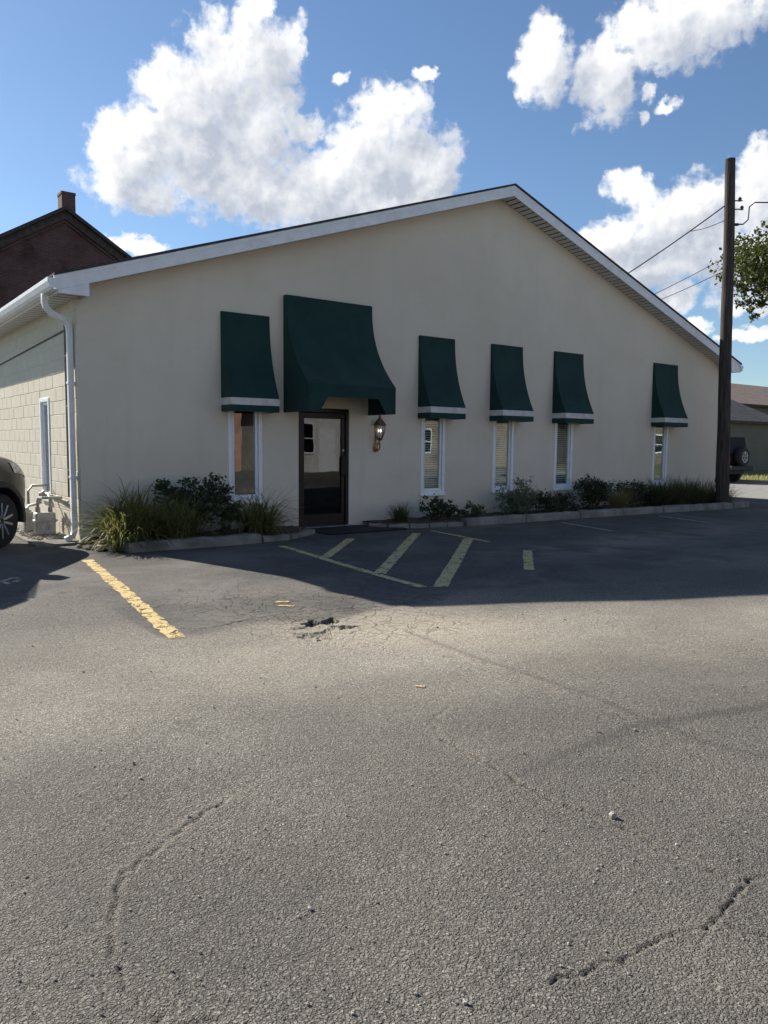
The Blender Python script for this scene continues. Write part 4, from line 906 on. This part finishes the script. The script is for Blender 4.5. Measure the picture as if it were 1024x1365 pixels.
wn = MB().box(HL + 1.2, HL + 2.2, 5.44, 5.5, 3.1, 3.75).build('window', 'white_vinyl', hs); MB().box(HL + 1.28, HL + 2.12, 5.43, 5.438, 3.17, 3.68).build('pane', 'car_glass', wn)

# ---------------------------------------------------------------- houses across the lot (seen mirrored in the panes)
def simple_house(u0, u1, v, depth, zw, rise, mat, roofm, label, wins, doors=(), name='house', cat='house', trim='white_vinyl', along=True):
    root = tag(empty(name, B(u0, v, 0), TH), label, cat); L = u1 - u0
    if along:
        MB().box(0, L, -depth, 0, -.1, zw).build('wall', mat, root)
        MB().prism([(.4, zw - .1), (-depth / 2, zw + rise), (-depth - .4, zw - .1), (-depth - .4, zw - .25), (-depth / 2, zw + rise - .15), (.4, zw - .25)], 'x', -.4, L + .4).build('roof', roofm, root)
    else:
        MB().prism([(0, -.1), (L, -.1), (L, zw), (L / 2, zw + rise), (0, zw)], 'y', -depth, 0).build('wall', mat, root)
        MB().prism([(-.4, zw - .14), (L / 2, zw + rise + .06), (L + .4, zw - .14), (L + .4, zw + .04), (L / 2, zw + rise + .24), (-.4, zw + .04)], 'y', -depth - .3, .4).build('roof', roofm, root)
    for (x, z, ww, hh) in wins:
        f = MB().box(x, x + ww, .0005, .06, z, z + hh).build('window', trim, root, bevel=.01); MB().box(x + .09, x + ww - .09, .0605, .066, z + .09, z + hh - .09).build('pane', 'car_glass', f); MB().box(x + .09, x + ww - .09, .0665, .075, z + hh / 2 - .03, z + hh / 2 + .03).build('muntin', trim, f)
    for (x, ww, hh) in doors:
        f = MB().box(x, x + ww, .0005, .05, 0, hh).build('door', trim, root, bevel=.01); MB().ball((x + ww - .1, .08, 1.0), .03, .03, .03, 8, 5).build('knob', 'galvanised', f)
        for z0 in (.25, 1.15): MB().box(x + .15, x + ww - .15, .0505, .058, z0, z0 + .7).build('door_panel', trim, f)
    return root
simple_house(2.0, 14.2, 24, 8, 5.6, 2.0, 'orange_brick', 'slate_dark', 'orange brick house mirrored in the window left of the entrance', [(9.6, 1.0, .9, 1.6), (4, 1, .9, 1.6)], [(7, 1, 2.1)], name='brick_house')
simple_house(15.2, 19.4, 21, 9, 3.3, 1.7, 'white_siding', 'slate_dark', 'white sided gabled house mirrored in the entrance door glass', [(.5, .9, .9, 1.5), (2.9, .9, .9, 1.5), (1.75, 3.3, .7, .8)], [(1.65, 1.0, 2.1)], along=False, name='sided_house')
simple_house(22, 36, 23, 9, 3.2, 2.2, 'tan_brick', 'brown_shingle', 'low tan brick house mirrored in the windows past the lantern', [(2, .9, 1.6, 1.4), (7, .9, 1.6, 1.4), (11, .9, 1.6, 1.4)], [(5, 1, 2.1)], name='tan_house')
simple_house(40, 56, 24, 9, 3.4, 2.2, 'olive_siding', 'slate_dark', 'long olive sided house mirrored in the window beside the pole', [(2, .9, 1.6, 1.4), (8, .9, 1.6, 1.4), (12, .9, 1.6, 1.4)], [(6, 1, 2.1)], name='sided_house')

# ---------------------------------------------------------------- gas meters by the block wall
def meter(u, v, label, s=1.0):
    root = tag(empty('gas_meter', B(u, v, .03), TH), label, 'meter', 'gas meters at the block wall')
    MB().box(-.14 * s, .14 * s, -.10, .10, .0, .34 * s).build('case', 'grey_metal', root, bevel=.035, seg=3, smooth=True)
    MB().box(-.16 * s, .16 * s, -.11, .11, .20 * s, .235 * s).build('flange', 'grey_metal', root, bevel=.006)
    MB().lathe([(.06, 0), (.07, .012), (.066, .02)], 16, (0, -.10, .13 * s), 'y').build('dial', 'white_vinyl', root)
    for x in (-.085 * s, .085 * s): MB().lathe([(.03, .33 * s), (.034, .35 * s), (.034, .40 * s), (.026, .42 * s)], 12, (x, 0, 0)).build('coupling', 'galvanised', root, True)
    return root
meter(-.26, -1.02, 'grey gas meter nearest the downspout, its top joined to galvanised pipes', 1.0); meter(-.30, -1.62, 'grey gas meter farther along the block wall from the downspout', .9)
def piping(paths, u, v, label):
    root = tag(empty('gas_pipe', B(u, v, .03), TH), label, 'pipe')
    for pth, r, mt in paths: MB().tube(pth, r, 8).build('pipe', mt, root, True)
    return root
gp = piping([([(-.085, 0, .42), (-.085, 0, .50), (-.085, -.06, .56), (-.085, -.30, .57), (.18, -.32, .57)], .02, 'galvanised'),
        ([(.085, 0, .42), (.085, 0, .54), (.085, .10, .60), (.085, .45, .60), (.085, .60, .58), (.085, .60, .42)], .02, 'galvanised'),
        ([(-.085, .60, .42), (-.085, .60, .62), (-.02, .62, .70), (.22, .62, .70)], .02, 'galvanised'), ([(.20, -.55, .52), (.22, -.30, .52), (.23, .2, .55), (.23, .6, .55)], .016, 'brown_pipe'),
        ([(-.2, .28, .0), (-.2, .28, .36), (-.14, .3, .42), (-.0, .34, .44), (.085, .40, .58)], .02, 'galvanised')], -.26, -1.02, 'tangle of galvanised gas pipes over the two meters')
MB().lathe([(.05, -.03), (.085, -.02), (.09, 0), (.085, .02), (.05, .035), (.02, .06)], 16, (-.2, .28, .33)).build('regulator', 'grey_metal', gp, True)
MB().lathe([(.03, -.05), (.05, -.03), (.05, .03), (.03, .05)], 12, (.085, .30, .6), 'y').build('valve', 'grey_metal', gp, True)
rn = random.Random(9); lit = MB()
for i in range(220):
    x, y, s = rn.uniform(-.55, -.03), rn.uniform(.45, 2.1), rn.uniform(.012, .035); lit.ball((x, y, .03 + s * .3), s, s * .8, s * .5, 6, 3, .3)
tag(lit.build('gravel', 'stone', None, loc=C, rz=TH), 'pale gravel and litter under the gas meters', 'gravel', kind='stuff')

# ---------------------------------------------------------------- vehicles
def wheel(root, x, y, r, w, out, rim_r, spokes=10, name='wheel'):
    """axle along local y, outer face towards out*y"""
    wl = MB().lathe([(rim_r, -w / 2), (r * .93, -w / 2), (r * .985, -w * .38), (r, -w * .25), (r, w * .25), (r * .985, w * .38), (r * .93, w / 2), (rim_r, w / 2)], 40, axis='y').build(name, 'tyre_rubber', root, True); wl.location = (x, y, r)
    o = out
    rim = MB().lathe([(rim_r * 1.0, o * w * .46), (rim_r * 1.005, o * w * .30), (rim_r * .90, o * w * .20), (rim_r * .86, o * -w * .2), (.02, o * -w * .22)], 40, axis='y').build('rim', 'dark_steel', wl, True)
    sp = MB()
    sp.lathe([(rim_r * 1.0, o * w * .47), (rim_r * .99, o * w * .50), (rim_r * .93, o * w * .48), (rim_r * .90, o * w * .40)], 40, axis='y')
    for k in range(spokes):
        a = 2 * math.pi * (k // 2 + (.5 + (.17 if k % 2 else -.17))) / (spokes / 2); a2 = 2 * math.pi * (k // 2 + (.5 + (.28 if k % 2 else -.28))) / (spokes / 2)
        p0 = Vector((math.cos(a) * rim_r * .16, o * w * .40, math.sin(a) * rim_r * .16)); p1 = Vector((math.cos(a2) * rim_r * .95, o * w * .42, math.sin(a2) * rim_r * .95)); sp.tube([p0, p0.lerp(p1, .5) + Vector((0, o * .012, 0)), p1], [.028, .021, .025], 6)
    sp.lathe([(.075, o * w * .30), (.08, o * w * .42), (.05, o * w * .47), (.0, o * w * .475)], 16, axis='y'); sp.build('spokes', 'alloy', wl, True)
    MB().lathe([(.032, o * w * .47), (.034, o * w * .50), (.0, o * w * .505)], 14, axis='y').build('hub_cap', 'black_plastic', wl, True)
    return wl
def loft(stations, pts_fn, cap=True):
    mb = MB(); rings = [pts_fn(s) for s in stations]; m = len(rings[0]); vs = [p for r in rings for p in r]
    fs = [(i * m + k, i * m + (k + 1) % m, (i + 1) * m + (k + 1) % m, (i + 1) * m + k) for i in range(len(rings) - 1) for k in range(m)]
    if cap: fs += [tuple(range(m - 1, -1, -1)), tuple((len(rings) - 1) * m + k for k in range(m))]
    return mb.add(vs, fs)
def boolean_cut(o, cutters):
    for c in cutters:
        md = o.modifiers.new('cut', 'BOOLEAN'); md.object = c; md.operation = 'DIFFERENCE'; md.solver = 'EXACT'
    dg = bpy.context.evaluated_depsgraph_get(); me2 = bpy.data.meshes.new_from_object(o.evaluated_get(dg)); o.modifiers.clear(); o.data = me2
    for c in cutters: bpy.data.objects.remove(c)
SUV_A = R(82); SUV_X = -.86
_h = Vector((math.cos(SUV_A), math.sin(SUV_A), 0)); _l = Vector((-_h.y, _h.x, 0)); _w = on_ground(-7, 731)
suv = tag(empty('parked_car', _w - _h * SUV_X + _l * .84, SUV_A), 'dark grey-brown sport utility car parked at an angle to the block wall', 'car')
# stations: x, half width at sill, at belt, z bottom, z belt, z top, half width at top
ST = [(0.0, .58, .62, .42, .78, .90, .50), (-.05, .74, .78, .34, .82, .98, .62), (-.16, .86, .87, .30, .88, 1.05, .70), (-.38, .94, .94, .28, .93, 1.10, .76), (-.9, .965, .965, .27, .98, 1.16, .80), (-1.35, .97, .97, .27, 1.02, 1.20, .82),
      (-1.62, .97, .965, .27, 1.05, 1.25, .80), (-2.30, .97, .955, .27, 1.07, 1.73, .64), (-2.9, .97, .955, .27, 1.08, 1.77, .65), (-3.9, .97, .955, .27, 1.10, 1.74, .64), (-4.45, .95, .93, .30, 1.10, 1.66, .60), (-4.72, .92, .90, .36, 1.05, 1.18, .74), (-4.82, .85, .84, .42, .80, .95, .70)]
def ring_suv(s):
    x, ws, wb, z0, zb, zt, wt = s; zb = .42 + (zb - .42) * 1.16; zt = .42 + (zt - .42) * 1.16
    h = [(0, z0), (ws * .86, z0), (ws * .985, z0 + .10), (ws, (z0 + zb) / 2), (wb, zb), ((wb * .35 + wt * .65), zb + (zt - zb) * .6), (wt, zt - (zt - zb) * .12), (wt * .72, zt), (0, zt + .012)]
    return [(x, y, z) for y, z in h] + [(x, -y, z) for y, z in h[-2:0:-1]]
body = loft(ST, ring_suv).build('body', 'car_paint', suv, True)
sub = body.modifiers.new('s', 'SUBSURF'); sub.levels = 2; sub.render_levels = 2
bpy.context.view_layer.update(); dg = bpy.context.evaluated_depsgraph_get(); body.data = bpy.data.meshes.new_from_object(body.evaluated_get(dg)); body.modifiers.clear()
WX = (SUV_X, -3.74); WR = .365
cuts = [MB().lathe([(.43, -.42 * .5), (.43, .42 * .5)], 40, (x, s * .92, WR + .01), 'y').build('cut', 'black_plastic', suv) for x in WX for s in (-1, 1)]
boolean_cut(body, cuts)
for p_ in body.data.polygons: p_.use_smooth = True
for x in WX:
    for s in (-1, 1):
        MB().lathe([(.425, s * .70), (.425, s * .965), (.435, s * .985), (.505, s * .972), (.515, s * .955), (.515, s * .90)][0:6], 40, (x, 0, WR + .01), 'y').build('tmp', 'black_plastic', suv)
        tmp = bpy.data.objects['tmp'] if 'tmp' in bpy.data.objects else None
        bm = bmesh.new(); bm.from_mesh(tmp.data)
        bmesh.ops.delete(bm, geom=[f for f in bm.faces if f.calc_center_median().z < .33 or len(f.verts) > 4], context='FACES'); bm.to_mesh(tmp.data); bm.free(); tmp.name = 'wheel_arch'
        wheel(suv, x, s * .84, WR, .24, s, .245, 10)
MB().prism([(0.0, .43), (-.03, .34), (-.25, .27), (-.28, .45)], 'y', -.70, .70).build('front_bumper', 'black_plastic', suv, bevel=.02)
MB().box(.002, .022, -.48, .48, .50, .76).build('grille', 'black_plastic', suv, bevel=.01)
for s in (-1, 1):
    bmh = bmesh.new(); bmh.from_mesh(body.data); bmh.normal_update()
    keep = [f for f in bmh.faces if (lambda c: -.56 < c.x < -.03 and c.y * s > .56 and .86 + (-c.x) * .30 < c.z < 1.02 + (-c.x) * .22)(f.calc_center_median())]
    hm = MB()
    for f in keep: hm.add([tuple(v.co + v.normal * .008) for v in f.verts], [tuple(range(len(f.verts)))])
    bmh.free(); hl = hm.build('headlight', 'headlight_lens', suv, True)
    MB().box(-1.86, -1.66, s * .96, s * 1.16, 1.16, 1.34).build('mirror', 'car_paint', suv, bevel=.03, seg=2, smooth=True)
    for (x0, x1, t0, t1) in ((-1.98, -2.78, -2.42, -2.78), (-2.84, -3.62, -2.84, -3.60), (-3.68, -4.35, -3.66, -4.22)):
        MB().add([(x0, s * .962, 1.22), (x1, s * .962, 1.24), (t1, s * .72, 1.83), (t0, s * .72, 1.83), (x0, s * .93, 1.22), (x1, s * .93, 1.24), (t1, s * .69, 1.83), (t0, s * .69, 1.83)], [(0, 1, 2, 3), (4, 7, 6, 5), (0, 4, 5, 1), (1, 5, 6, 2), (2, 6, 7, 3), (3, 7, 4, 0)]).build('side_window', 'car_glass', suv)
    for x in (-2.72, -3.55): MB().box(x, x + .16, s * .965, s * .995, 1.07, 1.095).build('door_handle', 'car_paint', suv, bevel=.006)
    MB().box(-2.4, -4.1, s * .52, s * .555, 1.86, 1.935).build('roof_rail', 'black_plastic', suv, bevel=.01)
    MB().box(-4.80, -4.60, s * .62, s * .86, .95, 1.15).build('tail_light', 'red_lens', suv, bevel=.02)
MB().add([(-1.66, -.72, 1.42), (-1.66, .72, 1.42), (-2.24, .58, 1.93), (-2.24, -.58, 1.93)], [(0, 1, 2, 3)]).build('windscreen', 'car_glass', suv)

# boxy off-roader on the side street: local x forward = away from the lot, y to its left
jp = tag(empty('parked_car', B(25.9, -6.85, .022), TH + R(90)), 'boxy black off-road car with a spare wheel on its tail', 'car')
MB().prism([(-1.95, .52), (-1.95, 1.12), (.55, 1.12), (.62, 1.16), (1.75, 1.10), (1.82, .98), (1.82, .55)], 'y', -.76, .76).build('body', 'jeep_paint', jp, bevel=.03, seg=2)
hd_ = MB().prism([(-1.93, 1.125), (-1.80, 1.80), (.12, 1.82), (.58, 1.20), (.50, 1.125)], 'y', -.72, .72).build('hard_top', 'dark_cloth', jp, bevel=.04, seg=2)
for s in (-1, 1):
    for poly in ([(.46, 1.18), (.08, 1.72), (-.30, 1.72), (-.30, 1.18)], [(-.40, 1.18), (-.40, 1.72), (-.98, 1.72), (-.98, 1.18)], [(-1.08, 1.20), (-1.08, 1.70), (-1.72, 1.70), (-1.82, 1.20)]):
        MB().prism(poly, 'y', s * .722, s * .728).build('side_window', 'car_glass', jp)
    for (x0, x1) in ((.42, -.36), (-.42, -1.0)):
        d_ = MB().box(x0, x1, s * .762, s * .775, .60, 1.10).build('door_panel', 'jeep_paint', jp, bevel=.01); MB().box(x1 + .06, x1 + .2, s * .776, s * .80, .98, 1.01).build('handle', 'black_plastic', d_)
    for x in (1.22, -1.28):
        MB().prism([(x - .52, .62), (x - .40, .86), (x + .40, .86), (x + .52, .66), (x + .46, .62), (x + .36, .80), (x - .36, .80), (x - .46, .60)], 'y', s * .765, s * .92).build('fender_flare', 'black_plastic', jp, bevel=.015)
        wheel(jp, x, s * .80, .385, .25, s, .225, 10)
    MB().lathe([(.09, 0), (.09, .03), (.02, .04)], 18, (1.825, s * .5, .88), 'x').build('headlight', 'headlight_lens', jp, True)
    MB().box(-1.985, -1.95, s * .60, s * .74, .80, 1.02).build('tail_light', 'red_lens', jp, bevel=.008)
    MB().box(.30, .44, s * .77, s * .96, 1.14, 1.32).build('mirror', 'black_plastic', jp, bevel=.02)
    MB().box(1.0, -1.1, s * .70, s * .80, .42, .50).build('side_step', 'black_plastic', jp, bevel=.02)
MB().box(-2.18, -1.96, -.78, .78, .50, .68).build('rear_bumper', 'black_plastic', jp, bevel=.03); MB().box(1.83, 2.05, -.76, .76, .50, .68).build('front_bumper', 'black_plastic', jp, bevel=.03)
MB().box(-1.9, 1.7, -.6, .6, .36, .52).build('chassis', 'black_plastic', jp)
sw = MB().lathe([(.2, -.12), (.35, -.12), (.385, -.07), (.385, .07), (.35, .12), (.2, .12)], 32, axis='x').build('spare_wheel', 'tyre_rubber', jp, True); sw.location = (-2.09, -.02, 1.02)
MB().lathe([(.215, -.125), (.2, -.11), (.16, -.05), (.02, -.05)], 32, axis='x').build('rim', 'dark_steel', sw, True)
s2 = MB()
for k in range(5): a = 2 * math.pi * k / 5 + .3; s2.tube([(-.10, math.cos(a) * .03, math.sin(a) * .03), (-.115, math.cos(a) * .2, math.sin(a) * .2)], [.03, .04], 6)
s2.lathe([(.215, -.115), (.218, -.13), (.19, -.125), (.18, -.10)], 32, axis='x'); s2.build('spokes', 'alloy', sw, True)
MB().tube([(-1.75, -.3, 1.82), (-1.75, -.3, 1.83)], .02, 6).build('antenna_base', 'black_plastic', jp)

# dry blades along the far verge so its edge is not razor clean
gv = MB(); rn = random.Random(21); T = []
for i in range(5200):
    u, v = rn.uniform(27.0, 33), rn.uniform(-13, 1); p = B(u, v, .07); h_ = rn.uniform(.05, .14); a = rn.uniform(0, 6.28); dx, dy = math.cos(a) * .02, math.sin(a) * .02
    gv.add([(p.x - dx, p.y - dy, .06), (p.x + dx, p.y + dy, .06), (p.x + rn.uniform(-.05, .05), p.y + rn.uniform(-.05, .05), .07 + h_)], [(0, 1, 2)]); T.append(rn.random())
gm = gv.mesh('verge_grass', fix=False); set_tone(gm, T)
tag(link_mesh('verge_grass', gm, M['lawn_blade']), 'dry yellowed grass growing on the far verge', 'grass', kind='stuff')
# loose dry leaves and grit on the lot by the beds
for i in range(14):
    u, v = random.uniform(.6, 12.0), random.uniform(1.35, 2.0); p = B(u, v); s = random.uniform(.025, .045); a = random.uniform(0, 6.28)
    o = MB().add([(-s, 0, .008), (0, -s * .5, .014), (s, 0, .010), (0, s * .5, .018), (0, 0, .012)], [(0, 1, 4), (1, 2, 4), (2, 3, 4), (3, 0, 4)]).build('fallen_leaf', 'dry_leaf', None, loc=(p.x, p.y, gz(p.x, p.y)), rz=a)
    tag(o, 'small dry brown leaf lying on the asphalt near the kerb', 'leaf', 'dry leaves along the kerb')

gr = MB(); rn = random.Random(33)
for i in range(260):
    px, py = rn.uniform(0, 1024), 820 + 540 * rn.random() ** 1.4; p = on_ground(px, py); q = rn.uniform(.0025, .0065) * (1.6 if rn.random() > .93 else 1)
    gr.ball((p.x, p.y, gz(p.x, p.y) + q * .6), q, q * rn.uniform(.6, 1), q * .7, 6, 3, .25)
tag(gr.build('grit', 'stone', None), 'loose grit scattered over the worn asphalt', 'grit', kind='stuff')
